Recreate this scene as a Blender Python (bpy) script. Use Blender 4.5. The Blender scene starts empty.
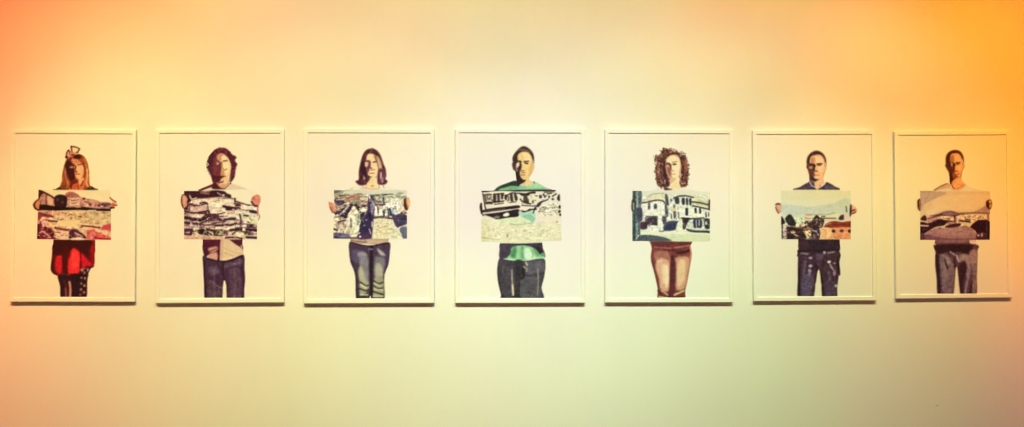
# A gallery wall with a row of seven framed portrait prints, lit from above by unseen spotlights, tints added for the colour wash.
import bpy, math, random
import numpy as np
from mathutils import Matrix, Vector
from mathutils.geometry import delaunay_2d_cdt

scene = bpy.context.scene
COL = scene.collection
S8 = 1024 / 120.0
S7 = 1024 / 144.0
EYE = 1.50                      # camera height above the floor
DIST = 3.95                     # camera to wall
FOCAL = 950.0                   # in picture widths of 1024

# ------------------------------------------------------------------ the seven portraits
# Every print is drawn as a stack of inked shapes. A line reads
#   command crop colour options : points      (points in the crop's own units)
#   p smooth area, q straight-edged area, l line, b blob (centre, radii), n grain
#   m names a piece of the print and gives its outline
ART = {}
ART[1] = dict(paper='fde8b4', crops=dict(H=(20,140,S8), P=(20,186,S8), Q=(20,206,S8), L=(20,240,S7)), fig='''
p H 3c1c12 : 296,432 340,398 375,378 430,395 560,395 600,392 640,412 655,432
p H 8a3c1c : 405,150 385,190 372,240 360,300 358,350 345,385 350,410 420,425 540,425 585,400 590,350 588,290 582,230 570,180 545,140 510,118 470,122 430,140
v H 9a4622 n=70 l=90 : 430,120 510,118 570,180 590,330 590,405 350,410 360,300 385,190
p H 5a1c12 : 400,170 440,160 450,200 420,230 400,300 385,300 380,240
p H c87850 a=.9 : 378,250 392,245 396,310 412,360 425,380 405,380 388,330
p H 3c0a10 : 398,190 440,195 462,240 468,320 450,362 425,345 405,290
p H f0b070 : 455,165 520,170 545,210 546,260 530,318 505,336 478,322 466,270 462,210
p H d88050 : 440,165 500,165 520,190 470,205 445,195
p H 5a1a10 : 455,145 480,128 520,140 530,180 510,172 485,160
p H a04020 : 505,150 540,160 552,200 545,230 530,205 510,185
p H c06a34 : 545,150 570,190 584,250 588,330 582,395 560,400 548,330 556,260
l H 7a2c18 w=12 : 540,200 553,250 552,310 520,360
l H f0a868 w=12 : 572,250 574,320 565,360 580,395
l H 5a1818 w=12 : 438,212 452,210 466,216
l H 783020 w=10 : 494,211 524,208
b H c08868 : 440,232 16,9
l H 6a2418 w=12 : 476,225 470,262 482,272
l H c04c40 w=10 : 470,293 508,290
p H e06c40 : 425,392 450,368 500,352 540,340 560,372 545,410 520,430 425,430
p H 6a1c14 : 438,345 470,340 500,352 480,372 450,385 440,420 425,400
p H d05030 : 455,385 480,380 478,430 450,430
p H f0a070 : 500,340 540,320 545,350 515,385
l H a03820 w=10 : 490,372 500,430
l H 8a3018 w=10 : 540,350 520,390
l H 5c2016 w=13 : 437,55 442,85 448,112
l H 6a2c1c w=13 : 437,57 475,60 506,76
l H 6a2c1c w=12 : 506,76 495,98 482,112
p H f6d08c : 450,72 490,74 484,92 455,100
l H 7a2c22 w=15 : 412,88 400,112 398,140
l H 6a2018 w=12 : 412,88 425,100 420,120
b H 30080a : 397,147 13,11
p H d07860 : 425,108 465,108 480,125 440,145 415,145
b H 6a1814 : 450,128 14,8
p H 3a0a0a : 455,148 480,125 515,132 520,150 500,160 470,160
l H f0c890 w=5 : 470,118 500,116
P L 5a0a10 : 244,-14 232,60 222,160 224,222 255,248 300,243 350,248 430,240 452,205 522,186 530,100 530,-14
p L d02028 : 258,120 290,110 300,150 292,240 262,235 250,190
p L f02c30 : 365,75 388,58 428,90 428,180 420,243 345,238 338,180
p L ff4038 : 372,95 405,90 415,140 405,210 375,200
p L e01830 : 438,95 480,140 520,175 480,192 450,204 438,200
p L a00418 : 495,-14 528,-14 526,120 522,178 505,172 500,80
l L 48060e w=28 : 322,40 318,140 326,238
l L 60060e w=8 : 430,90 432,150 430,232
p L 3c0810 : 244,-14 500,-14 500,60 470,100 430,84 385,52 345,80 330,40 290,100 250,110 236,90
l L 2c060c w=12 : 232,150 226,215 262,246
l L c85040 w=7 a=.7 : 265,250 300,246 350,250
P L 30121a : 270,246 350,249 372,250 370,402 293,402 285,330
P L 28101a : 366,252 430,238 460,205 505,190 486,240 478,310 466,402 368,402
l L 8c4c44 w=14 : 325,340 328,395
l L d89070 w=16 : 352,300 358,345 356,395
l L 5a2428 w=12 : 316,290 330,340
l L 3a0c14 w=10 : 470,190 500,196 520,188
n L a=.5 f=1.1 : 400,230 500,190 470,402 400,402
b L b88068 : 440,212 10,9
b L a87060 : 458,232 8,10
b L b07860 : 482,212 8,12
b L a86c5a : 438,268 8,8
b L b48068 : 462,272 7,9
b L a06858 : 436,310 9,8
b L b88068 : 458,325 8,10
b L a87058 : 434,352 9,9
b L a06050 : 455,372 9,9
b L 985848 : 428,388 9,6
''', pic='''
q P f8dca4 : 158,32 775,35 777,459 144,453
p P c88870 : 160,40 230,70 290,98 290,175 160,180
l P 3a1018 w=16 : 162,40 215,60 285,100
x P 6c3840 n=18 l=14 a=.6 : 165,75 270,100 285,160 165,165
p P 4a1420 : 160,36 205,55 180,80 160,120
p P ecb088 : 236,88 275,105 276,160 240,165
l P 78404a w=9 : 222,80 224,165
p P d09078 : 385,72 430,48 470,60 505,82 540,100 640,118 700,138 775,150 775,200 640,195 385,195
p P b86458 : 388,72 430,48 470,58 505,84 495,100 440,88 400,98
p P ecbc90 : 425,108 500,100 505,165 430,170
l P 8a4c4c w=8 : 440,125 500,118
l P 8a4c4c w=7 : 440,148 500,142
p P e0a080 : 540,120 620,128 630,180 545,170
l P 80444a w=8 : 550,135 620,150
b P 5a2830 : 545,108 14,9
b P 6a3038 : 600,158 12,14
b P 502028 : 672,160 14,16
p P 7c4450 : 690,150 730,140 775,150 775,205 700,205
l P 3a1420 w=10 : 700,160 770,165
l P d8a898 w=8 : 700,185 760,188
x P 783c44 n=60 l=12 a=.7 : 385,85 430,60 500,85 640,122 775,152 775,190 385,185
x P f0c49c n=34 l=16 a=.7 : 385,95 500,95 640,130 775,158 775,190 385,185
p P 2c1018 : 295,95 330,74 375,78 402,105 398,160 380,190 310,190 292,150
b P 603038 : 320,115 12,16
b P 58303a : 362,140 12,12
p P 220610 : 155,165 220,160 300,172 400,182 540,178 660,192 778,196 778,215 660,214 500,206 300,212 155,212
l P d8a888 w=8 : 480,182 515,180
l P f0d0a8 w=10 : 585,210 645,209
l P c89078 w=6 : 400,172 470,170
l P b08070 w=6 : 590,182 650,186
q P f0c490 : 155,214 300,214 500,208 650,216 776,220 777,459 144,455
p P e8a888 : 155,214 300,216 420,230 300,250 230,300 250,340 150,330
p P e0b880 : 440,225 700,222 776,225 776,330 640,320 500,310
n P a=.22 f=1.6 : 155,214 776,218 776,459 150,455
x P 8a4c40 n=110 l=26 a=.55 : 155,218 776,222 776,455 150,450
x P f8dcac n=70 l=34 a=.6 : 155,218 776,222 776,455 150,450
p P 8a3038 : 155,225 210,240 260,255 240,270 190,262 158,300
l P 7a3038 w=18 : 180,235 280,262
l P 682830 w=15 : 245,298 285,300 315,304
l P 8a4840 w=9 : 345,288 365,282
b P 6a3c34 : 515,262 14,8
b P 907858 : 662,318 14,6
b P 907050 : 437,275 8,12
p P f8d494 : 330,300 500,290 500,320 420,345 330,330
l P 702828 w=14 : 525,340 600,345 680,355
p P 6c2030 : 150,340 180,300 200,350 260,360 310,430 290,455 148,455
l P f0b0a0 w=16 : 190,310 205,345 230,355
l P e0a090 w=12 : 165,400 200,390 260,440
l P 380814 w=18 : 152,330 158,445
l P 4a1018 w=22 : 215,355 250,385 285,425
l P 7a302c w=18 : 300,355 350,368 415,376
p P f0c8a0 : 290,420 340,385 430,400 440,440 380,456 300,440
p P 502030 : 425,375 480,370 510,390 560,430 560,450 470,440 420,450
l P d0a0a0 w=10 : 470,400 530,430
p P f8d8b0 : 440,446 500,436 540,445 540,459 440,459
p P e05c54 : 575,385 640,368 700,395 776,440 777,459 590,459 570,430
p P d84850 : 715,335 776,325 776,385 740,378 690,370
l P f8c890 w=22 : 650,375 710,400 770,425
b P f08070 : 622,410 26,18
b P f0a080 : 600,440 20,14
x P 701828 n=40 l=22 a=.6 : 150,300 300,370 560,390 776,400 776,455 150,455
x P f4b498 n=30 l=20 a=.6 : 160,300 300,380 560,400 776,390 776,450 150,450
l P a01828 w=14 : 640,440 700,450 776,455
''', hand='''
p P 6a2018 : 158,118 130,128 112,158 122,188 150,206 160,200
p P e08858 : 162,126 140,135 130,160 140,185 162,196
l P 481010 w=9 : 115,158 126,190 150,205
p P d87850 : 776,152 800,140 822,150 828,165 800,178 776,188
l P 5a1818 w=10 : 770,100 790,120 818,136
l P f0a070 w=9 : 790,130 815,148
l P 3a0c10 w=14 : 776,186 802,186
l P 8a3828 w=7 : 790,162 826,166
''', m='''
printed_hair H : 380,140 392,100 410,80 430,48 450,44 512,66 515,95 500,112 550,135 575,165 592,230 598,330 598,395 560,436 400,436 340,415 338,385 352,330 365,240 385,175
printed_dress H : 280,440 300,420 340,394 375,374 470,384 560,398 600,388 640,408 668,440
printed_face H : 400,190 440,160 520,165 552,210 553,262 535,325 560,372 545,412 522,440 430,440 420,400 440,365 410,310
printed_dress L : 238,-16 226,60 215,160 218,226 252,254 300,250 350,254 434,246 458,212 528,192 536,100 536,-16
printed_leggings L : 264,240 350,250 430,238 460,200 512,185 492,240 484,310 472,402.5 286,402.5 278,330
printed_hand P : 166,112 128,122 104,158 116,192 150,213 166,206
printed_hand P : 762,95 790,110 826,132 836,166 812,190 780,196 768,190 768,130
picture P : 158,32 775,35 777,459 144,453
''')
ART[2] = dict(paper='fee9ba', crops=dict(H=(160,142,S8), P=(160,188,S8), Q=(160,206,S8), L=(150,240,S7)), fig='''
p H ecd0a8 : 335,432 350,405 400,380 455,360 540,400 600,355 660,372 720,395 760,415 770,432
p H e8c8a0 a=.8 : 600,360 680,376 745,410 600,420
l H 5a1c28 w=20 : 340,412 400,388 460,366
p H a06848 : 470,120 560,105 605,180 600,290 560,375 480,370 455,300 450,200
p H 4c1426 : 470,66 500,52 550,50 590,75 618,108 652,128 640,158 656,190 645,230 638,290 618,328 602,335 596,250 560,130 520,120 500,160 480,260 490,340 470,365 452,345 438,300 430,280 415,250 400,215 425,195 408,172 412,140 430,100
l H 48162a w=10 : 400,165 425,185 402,216
v H 5c2030 n=85 l=42 wave=.5 : 420,110 460,60 550,42 604,75 656,130 656,235 622,335 470,370 424,290 398,215 404,150
p H 782f30 s=1.5 : 460,140 500,100 530,110 525,220 512,280 480,320 455,270 450,200
p H f4cc90 : 500,112 530,98 565,118 590,150 606,200 604,240 596,290 585,335 560,375 520,385 505,350 530,300 518,250 525,180 505,160
p H d89068 : 490,112 525,96 540,120 515,160 490,150
p H f8dca0 : 525,120 560,130 580,180 590,230 570,270 540,230 535,180
l H 78344c w=9 : 478,170 492,160 508,172
b H b08080 : 492,184 13,11
l H 5a1c2a w=10 : 478,200 500,206 514,190
l H 8a5038 w=13 : 543,162 570,160
l H b87848 w=12 : 528,170 530,215 548,238 568,232
l H 6a2828 w=10 : 515,215 520,245 515,280
p H d88860 : 520,250 545,245 552,285 520,285
l H 601820 w=20 : 500,302 530,298 556,300
p H 501624 : 452,285 500,292 515,320 480,345 455,340
l H 8a3830 w=14 : 510,345 535,340 550,325
p H e0a070 : 478,350 520,360 560,350 592,340 575,385 550,402 510,390
p H 48121e : 452,352 480,352 510,385 545,402 460,402 440,385
p H f0c488 : 540,300 580,300 575,345 552,360 540,330
l H 9a6040 w=7 : 548,402 580,372 602,345
l H 5c2020 w=8 : 600,330 604,355
P L e8c490 : 380,-16 376,60 392,118 440,142 505,152 560,138 655,112 660,60 655,-16
P L 501428 : 376,-16 500,-16 498,40 492,145 478,140 470,100 420,105 400,118 388,118 374,60
p L e0a880 : 415,60 470,48 478,70 430,90
p L dc9c80 : 425,98 470,86 482,120 470,142 440,138 412,122
l L 6a2c30 w=8 : 420,82 470,62
P L 501428 : 560,-16 655,-16 660,70 640,50 600,25
l L 3c0c18 w=12 : 495,-16 494,70 490,145
p L dca888 : 503,-16 522,-16 520,60 516,145 500,148
l L d8b080 w=7 : 530,60 600,90 640,95
l L d0a078 w=6 : 530,90 590,112
l L e8c090 w=9 : 650,40 658,100
P L 46283a : 376,112 420,132 470,148 520,152 580,138 665,108 672,200 676,280 668,340 660,410 545,410 542,330 528,285 518,340 514,410 396,410 388,300 380,200
p L 5c4450 : 520,165 580,160 640,130 655,170 580,190 530,195
p L 604858 : 420,190 480,200 490,240 430,250
p L 583848 : 570,200 640,210 655,330 640,400 570,390 560,300
p L 543a44 : 420,300 490,340 505,390 420,400
l L 6c5660 w=12 a=.7 : 470,180 455,260 460,390
l L 6c5660 w=14 a=.6 : 600,210 605,300 600,400
l L 7a6068 w=7 : 430,290 470,320 515,345
l L 2c1020 w=12 : 420,136 510,154 580,142 660,112
l L 2c1424 w=12 : 520,160 518,230 530,280
l L 2c1020 w=12 : 386,150 388,280 398,408
l L 7c5c68 w=7 : 600,170 640,158
l L 36182a w=9 : 650,200 668,300 656,405
n L a=.16 f=1.2 : 380,130 665,120 660,410 396,410
P L f8e4b4 : 528,292 540,330 544,412 516,412 520,340
''', pic='''
q P e6c49c : 205,25 830,25 828,439 205,437
h P r=31 w=62 : 205,95 828,405
p P fbe6b8 : 540,22 832,22 832,140 760,140 680,120 640,95 600,70
p P 3c1220 : 205,25 330,25 400,32 450,20 540,25 575,48 604,58 600,84 540,75 400,85 290,95 240,130 205,120
l P 8a5c5c w=14 : 350,42 420,30
l P 9a6c64 w=10 : 370,45 415,50
l P c09890 w=9 : 490,40 520,60
b P e0c0a8 : 540,62 12,9
l P 804c4c w=9 : 250,55 270,85
l P f0d0b0 w=10 : 255,70 270,95 310,85
l P 281018 w=12 : 205,30 300,35
p P f0d4ac : 300,100 420,95 540,90 640,110 630,160 540,150 500,170 300,150
p P fae4b8 : 440,130 530,120 540,160 450,165
q P f0d4b0 : 420,165 560,170 560,210 500,225 420,215
q P e0b49c : 250,165 405,150 408,200 250,205
q P f4dcb4 : 690,130 828,170 826,195 690,165
p P f0dcb0 : 640,190 828,215 828,300 700,290
q P f2d8b0 : 560,220 680,215 680,260 600,265
l P 501828 w=12 : 250,140 330,150 400,128
l P 401424 w=14 : 345,130 380,122 405,138
l P 3c1424 w=20 : 540,155 600,168 680,172
b P 301020 : 615,180 34,12
l P 3c1c24 w=14 : 640,90 640,130
l P 50302c w=10 : 640,110 760,150
l P 7a5c50 w=8 : 680,180 740,195
l P 4a2030 w=16 : 205,190 250,210 360,215
l P 6a3040 w=10 : 250,150 250,200
l P 6c3840 w=9 : 408,155 412,210
l P 501c2c w=14 : 300,215 350,205 410,195 420,215
l P 603038 w=12 : 420,225 500,222 550,210
l P f0dcb8 w=18 : 270,240 340,245
l P 381428 w=24 : 205,250 300,268
l P 3c1628 w=22 : 340,280 380,255 410,245
l P 50243a w=22 : 420,260 480,255 520,270
l P 3c2038 w=20 : 550,270 600,262 640,260
l P 4a2030 w=14 : 680,225 690,270 686,330
l P 382028 w=16 : 720,235 750,238
l P 2c1424 w=22 : 770,200 828,210
l P 5a4840 w=10 : 690,270 705,290
l P 4a2038 w=20 : 205,295 260,300 340,310
b P e8c8b0 : 265,315 8,24
l P 3a1024 w=14 : 350,300 400,280 440,275
l P b88c84 w=12 : 420,290 500,285
l P 703848 w=12 : 360,320 460,315
l P d8b09c w=10 : 490,305 560,300
l P 5a2838 w=16 : 540,310 600,318 650,300
l P 3c2028 w=14 : 580,315 600,325
l P 6a5848 w=10 : 750,290 770,300
l P e8dc98 w=26 : 780,290 815,280
l P 7a6a40 w=8 : 770,255 780,275
q P f4dcac : 470,330 640,325 640,350 470,352
l P 481830 w=26 : 205,365 270,360 260,395
l P 5a3040 w=20 : 205,390 260,400
b P 281418 : 355,372 34,26
l P 38201c w=20 : 400,355 450,362 480,378
l P 302018 w=14 : 400,375 440,400
b P c8b888 : 515,385 34,18
l P 2c2018 w=12 : 480,400 500,375
b P 6a3c3c : 560,385 20,22
l P 382024 w=18 : 600,358 690,352
l P 50382c w=14 : 620,395 650,370 680,360
b P ecd0a0 : 680,395 40,20
l P 30101c w=24 : 740,355 828,362
b P 6a3c50 : 780,392 26,14
l P 28101c w=18 : 740,420 828,425
l P 503038 w=12 : 740,390 760,400
l P b09070 w=12 : 280,380 300,400
q P e4b088 : 205,408 330,405 420,410 640,420 640,439 205,437
l P 3a1c20 w=12 : 560,425 640,420 700,432
x P 6a3844 n=60 l=13 a=.6 : 210,110 540,95 825,160 825,430 210,430
x P f8e4bc n=90 l=15 a=.7 : 210,110 540,95 825,160 825,430 210,430
x P c08c78 n=70 l=18 a=.6 : 210,110 540,95 825,160 825,430 210,430
n P a=.2 f=1.6 : 205,95 540,90 828,150 828,439 205,437
''', hand='''
p P 5a1c24 : 186,62 178,110 188,160 205,172 212,120 205,70
p P e0966c : 200,60 225,72 238,110 228,150 205,168 192,130 190,80
l P f0b888 w=9 : 205,80 208,130
l P 481420 w=9 : 235,110 236,170 210,178
p P e08868 : 798,68 830,56 855,72 858,110 840,150 810,148 782,120 785,88
l P a04c3c w=9 : 785,95 800,80 808,100
l P 5a1820 w=16 : 782,118 800,145 830,155
l P c87058 w=12 : 838,150 836,185 832,230
l P a07858 w=8 : 845,225 850,255 838,275
''', m='''
printed_hair H : 440,90 470,58 500,44 552,42 596,68 624,102 662,126 650,158 664,192 652,240 644,295 624,334 600,345 560,375 480,375 450,355 430,300 405,256 390,216 400,160 405,135
printed_face H : 470,140 492,110 530,94 568,114 592,146 610,200 610,240 602,290 592,340 602,345 578,388 550,408 480,400 455,370 485,340 500,300 465,260
printed_shirt H : 325,436 340,402 400,376 452,352 480,396 550,410 605,345 660,366 722,390 770,412 780,436
printed_shirt L : 374,-16 370,60 372,115 440,148 505,156 562,144 664,112 666,60 660,-16
printed_jeans L : 372,112 420,132 470,146 520,150 580,136 668,104 678,200 682,280 674,340 666,410 540,410 538,330 529,290 522,340 518,410 390,410 382,300 374,200
printed_hand P : 182,56 202,52 230,66 245,110 242,172 212,184 180,162 172,110
printed_hand P : 776,84 796,62 830,50 862,68 866,110 846,152 842,190 858,240 850,262 838,278 828,240 828,165 800,150 776,124
picture P : 205,25 830,25 828,439 205,437
''')
ART[3] = dict(paper='fdf0cc', crops=dict(H=(310,142,S8), P=(310,188,S8), Q=(310,206,S8), L=(300,240,S7)), fig='''
p H f8ecc0 : 290,432 340,395 420,368 640,370 700,385 760,400 820,415 830,432
p H c8bc88 a=.6 : 340,400 355,365 370,380 360,410
p H e8d0a0 a=.7 : 430,385 470,375 480,400 430,410
p H c09068 : 470,120 560,105 595,200 580,300 500,320 465,240
p H 50202c : 440,140 455,100 480,68 520,56 560,64 592,96 612,140 628,190 645,230 650,290 640,315 662,335 640,362 600,365 572,355 580,280 570,180 545,120 500,110 480,150 490,280 490,350 450,370 415,365 388,335 415,320 416,260 425,200
v H 643038 n=50 l=70 : 440,140 520,56 612,140 650,290 640,362 572,355 415,365 425,200
p H 82505a a=.8 : 455,250 470,250 472,330 455,345
p H c8a888 : 458,270 468,268 470,310 458,315
p H 381424 : 440,180 475,175 480,290 470,300 442,260
p H f8dca0 : 488,112 520,100 555,112 575,160 582,220 575,270 560,298 530,306 505,295 492,250 482,180
p H a86848 : 545,110 575,130 590,180 585,230 570,180 555,150
p H d8b080 : 570,120 600,160 615,230 600,300 590,240
p H 783c48 : 472,165 500,158 515,180 510,230 495,260 480,230
p H e8c090 : 470,172 495,172 492,205 472,210
l H 5a2430 w=9 : 480,165 500,160 514,172
l H 6a4040 w=12 : 542,172 566,168
l H 7a3c3c w=10 : 512,180 510,215 525,225
l H c08050 w=9 : 520,240 550,235
l H c87858 w=9 : 510,268 545,266
l H 50242c w=16 : 490,290 510,300 530,308
p H f8dc9c : 500,310 560,298 575,350 600,370 540,395 480,385 490,345
p H 5a3038 : 486,300 512,310 490,345 470,340
b H c89860 : 532,375 14,8
l H e8b880 w=10 : 470,395 520,400 590,396
p H 6a3444 : 585,240 615,230 640,290 640,315 600,360 580,350
p H e0c8b8 : 600,265 610,262 612,310 600,315
p H b07880 : 610,310 625,305 625,345 610,345
P L c0a080 : 362,-14 356,6 420,22 500,26 580,24 625,14 628,-14
p L d8b890 : 480,2 560,6 620,6 600,18 500,22
l L 6c4c40 w=6 : 360,4 430,14 470,14
P L 4c3648 : 356,14 440,34 520,38 634,18 638,90 628,170 606,220 598,300 596,416 508,416 500,375 490,416 404,416 396,280 384,220 360,160 350,90
l L 281820 w=9 : 358,18 440,34 520,37 630,22
p L 60506a : 370,80 440,70 480,110 480,160 420,170 380,140
p L a09898 : 410,90 450,85 475,105 460,130 420,120
p L 8c8488 : 430,120 478,120 488,200 480,290 430,280 425,190
p L c0b290 : 425,190 445,200 462,280 455,310 430,300 415,240
p L b0a888 : 430,290 485,290 488,350 430,380
p L 7c7478 : 540,120 600,130 600,200 570,260 530,250 528,170
p L bcb4a8 : 550,62 590,85 605,110 570,105
p L b8ac90 : 540,170 580,180 590,250 560,280 535,250
p L a8a080 : 530,270 590,270 592,400 520,400
l L 241824 w=22 : 510,50 506,200 508,330 504,400
l L 342a38 w=14 : 366,150 398,230 408,400
l L 2c242c w=9 : 430,300 470,325 488,320
l L 2c2428 w=10 : 425,345 465,360 488,355
l L 342c2c w=9 : 425,385 488,385
l L e8dca8 w=9 : 432,318 470,340
l L d8d0a0 w=8 : 430,370 480,372
l L c0b890 w=8 : 430,402 485,400
l L 2c242c w=9 : 525,290 560,310 590,300
l L 342c30 w=9 : 518,320 555,345 590,340
l L 2c2428 w=10 : 516,365 590,370
l L 3c3430 w=9 : 516,395 592,392
l L d8d0a0 w=8 : 530,310 570,328
l L d8cca0 w=7 : 530,350 585,356
l L c8c098 w=7 : 520,380 585,382
l L 8c7888 w=8 : 490,64 515,66
l L 40304a w=10 : 630,90 620,180 600,230
P L fdf0c4 : 500,378 508,418 490,418
''', pic='''
q P ecdcac : 205,18 828,20 828,432 198,432
p P 9ca48c : 205,18 330,20 430,28 420,45 300,42 205,60
p P 5c6458 : 205,18 260,20 240,38 205,48
p P dcdcb8 : 340,22 828,22 828,60 500,60 300,55
h P r=22 w=34 : 215,60 828,250
p P d4c890 a=.5 : 215,50 500,65 500,130 420,140 330,120 220,110
p P c8c8a0 : 560,70 828,60 828,110 640,120 560,100
p P b08c6c : 330,70 420,62 410,110 340,110
b P cc8870 : 382,76 26,11
b P a8b078 : 400,118 30,14
l P 6a5c50 w=9 : 250,65 330,62
l P 7a7858 w=8 : 420,70 480,72
l P 78804c w=9 : 545,60 560,100
l P f8eecc w=16 : 430,90 490,88
b P a0a468 : 770,45 26,9
p P 483844 : 212,95 260,90 292,110 280,140 240,150 215,130
l P d8d0b0 w=9 : 225,100 280,98
l P 8c8878 w=10 : 220,150 280,155
p P 48304c : 500,70 548,85 548,200 540,300 528,420 520,432 405,432 420,330 450,250 485,200
p P 302844 : 420,330 470,260 500,200 520,260 500,360 440,400
p P 9088a0 : 515,140 548,110 540,200 525,230
l P e8e4c8 w=12 : 505,60 512,110
l P b0c4a0 w=9 : 520,95 545,150
l P f0eccc w=8 : 530,290 532,330
l P d8c8c0 w=7 : 505,350 520,390
p P 382838 : 300,160 345,130 370,150 330,215 290,250 250,240 215,240 215,200 260,190
l P e0d4b4 w=16 : 215,238 270,215 330,150
l P ecdcc0 w=10 : 240,180 320,150
l P b4a8a0 w=10 : 225,245 300,200
p P 382434 : 370,140 410,150 420,180 400,220 370,190
l P 302030 w=16 : 420,165 470,155
p P 28202c : 428,200 470,210 450,250 428,270
p P f4ecc0 : 318,250 345,190 372,150 400,180 424,235 424,310 408,400 360,415 290,388 300,360 325,350 328,300
p P b4c8a4 : 410,225 426,230 424,300 400,310
p P 6c6270 : 340,262 356,260 358,330 345,332
l P c0b898 w=10 : 350,225 385,235 415,220
l P b8b090 w=9 : 290,390 340,398 400,390
p P f8f0c8 : 425,170 490,165 480,200 430,200
q P f2ecc8 : 552,160 660,150 665,245 552,245
p P f0e8c8 : 640,130 760,110 780,180 720,200 650,160
l P 50444c w=12 : 578,160 582,210
l P 4c5058 w=16 : 625,85 630,125
l P 30303c w=16 : 630,200 632,240
l P 303048 w=18 : 680,180 690,230
l P 5c646c w=12 : 665,180 672,230
l P 4c4440 w=18 : 552,254 620,246 700,262
l P 3c3848 w=12 : 560,140 640,140
q P f2e6b4 : 556,272 706,268 775,400 790,432 535,432 548,380
p P e8d89c : 600,330 640,320 650,400 600,410
l P c8bc88 w=8 : 660,350 720,355
l P c0b484 w=7 : 690,410 740,420
p P 483850 : 690,200 740,220 790,225 828,240 828,300 790,340 740,335 715,290
l P e8e0b8 w=18 : 730,220 800,190
p P b0c8b4 : 700,190 740,190 730,220 700,215
p P ecdcb0 : 770,110 828,90 828,200 780,190
b P 2c3438 : 800,265 22,24
l P dcd8b4 w=14 : 760,340 828,315
p P 64646c : 765,350 828,335 828,432 795,432
l P e8e4c0 w=10 : 725,330 780,400
p P 80748c : 198,385 260,380 330,400 340,432 198,432
p P a89880 : 235,290 300,280 310,340 260,360 225,340
b P d8c4a8 : 270,335 26,24
l P 3c3038 w=12 : 240,290 300,275
l P 302838 w=16 : 205,350 230,360
l P 483c58 w=12 : 210,420 300,428 420,425
x P c0b080 n=40 l=14 a=.6 : 560,280 700,275 770,420 545,425
x P 5c5460 n=36 l=12 a=.7 : 205,120 828,110 828,330 700,250 560,240 400,200 205,380
x P f0e8c8 n=50 l=10 a=.8 : 205,120 828,110 828,330 700,250 430,400 205,380
b P f0e8d8 : 428,415 9,8
n P a=.4 f=1.5 : 205,60 828,55 828,300 700,262 552,245 400,400 198,432
n P a=.16 f=1 : 556,272 828,262 828,432 535,432
''', hand='''
p P d88c68 : 158,122 185,125 205,140 228,175 215,210 190,205 168,170
l P f4b890 w=9 : 195,145 215,180
l P 704038 w=8 : 172,165 190,205 215,212
l P 3c2028 w=8 : 215,215 250,222
p P e4ac68 : 815,92 842,88 854,120 846,165 825,188 812,170
p P 4c2018 : 800,100 820,90 822,130 836,180 820,190 802,165
l P f4c880 w=8 : 838,100 844,140
''', m='''
printed_hair H : 432,140 450,95 478,62 520,48 564,58 600,92 620,140 636,190 654,232 658,290 650,315 672,336 645,370 600,374 520,340 485,362 450,380 412,374 376,336 406,318 408,260 417,200
printed_face H : 472,165 488,108 520,96 558,110 580,160 587,220 580,270 565,300 580,350 604,372 604,402 470,402 470,385 490,345 500,300 485,250
printed_shirt H : 300,432 345,395 420,372 470,390 470,404 604,404 604,376 640,374 700,388 770,406 820,432
printed_shirt L : 358,-14 350,8 420,28 500,32 580,30 632,18 634,-14
printed_jeans L : 350,12 440,32 520,36 640,14 645,90 634,172 612,222 605,300 602,417 505,417 500,385 493,417 398,417 390,280 378,220 354,162 343,90
printed_hand P : 150,114 186,118 210,134 236,175 258,222 215,222 186,212 160,172
printed_hand P : 796,94 818,84 848,82 862,120 854,168 826,196 806,190 796,160
picture P : 205,18 828,20 828,432 198,432
''')
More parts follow.
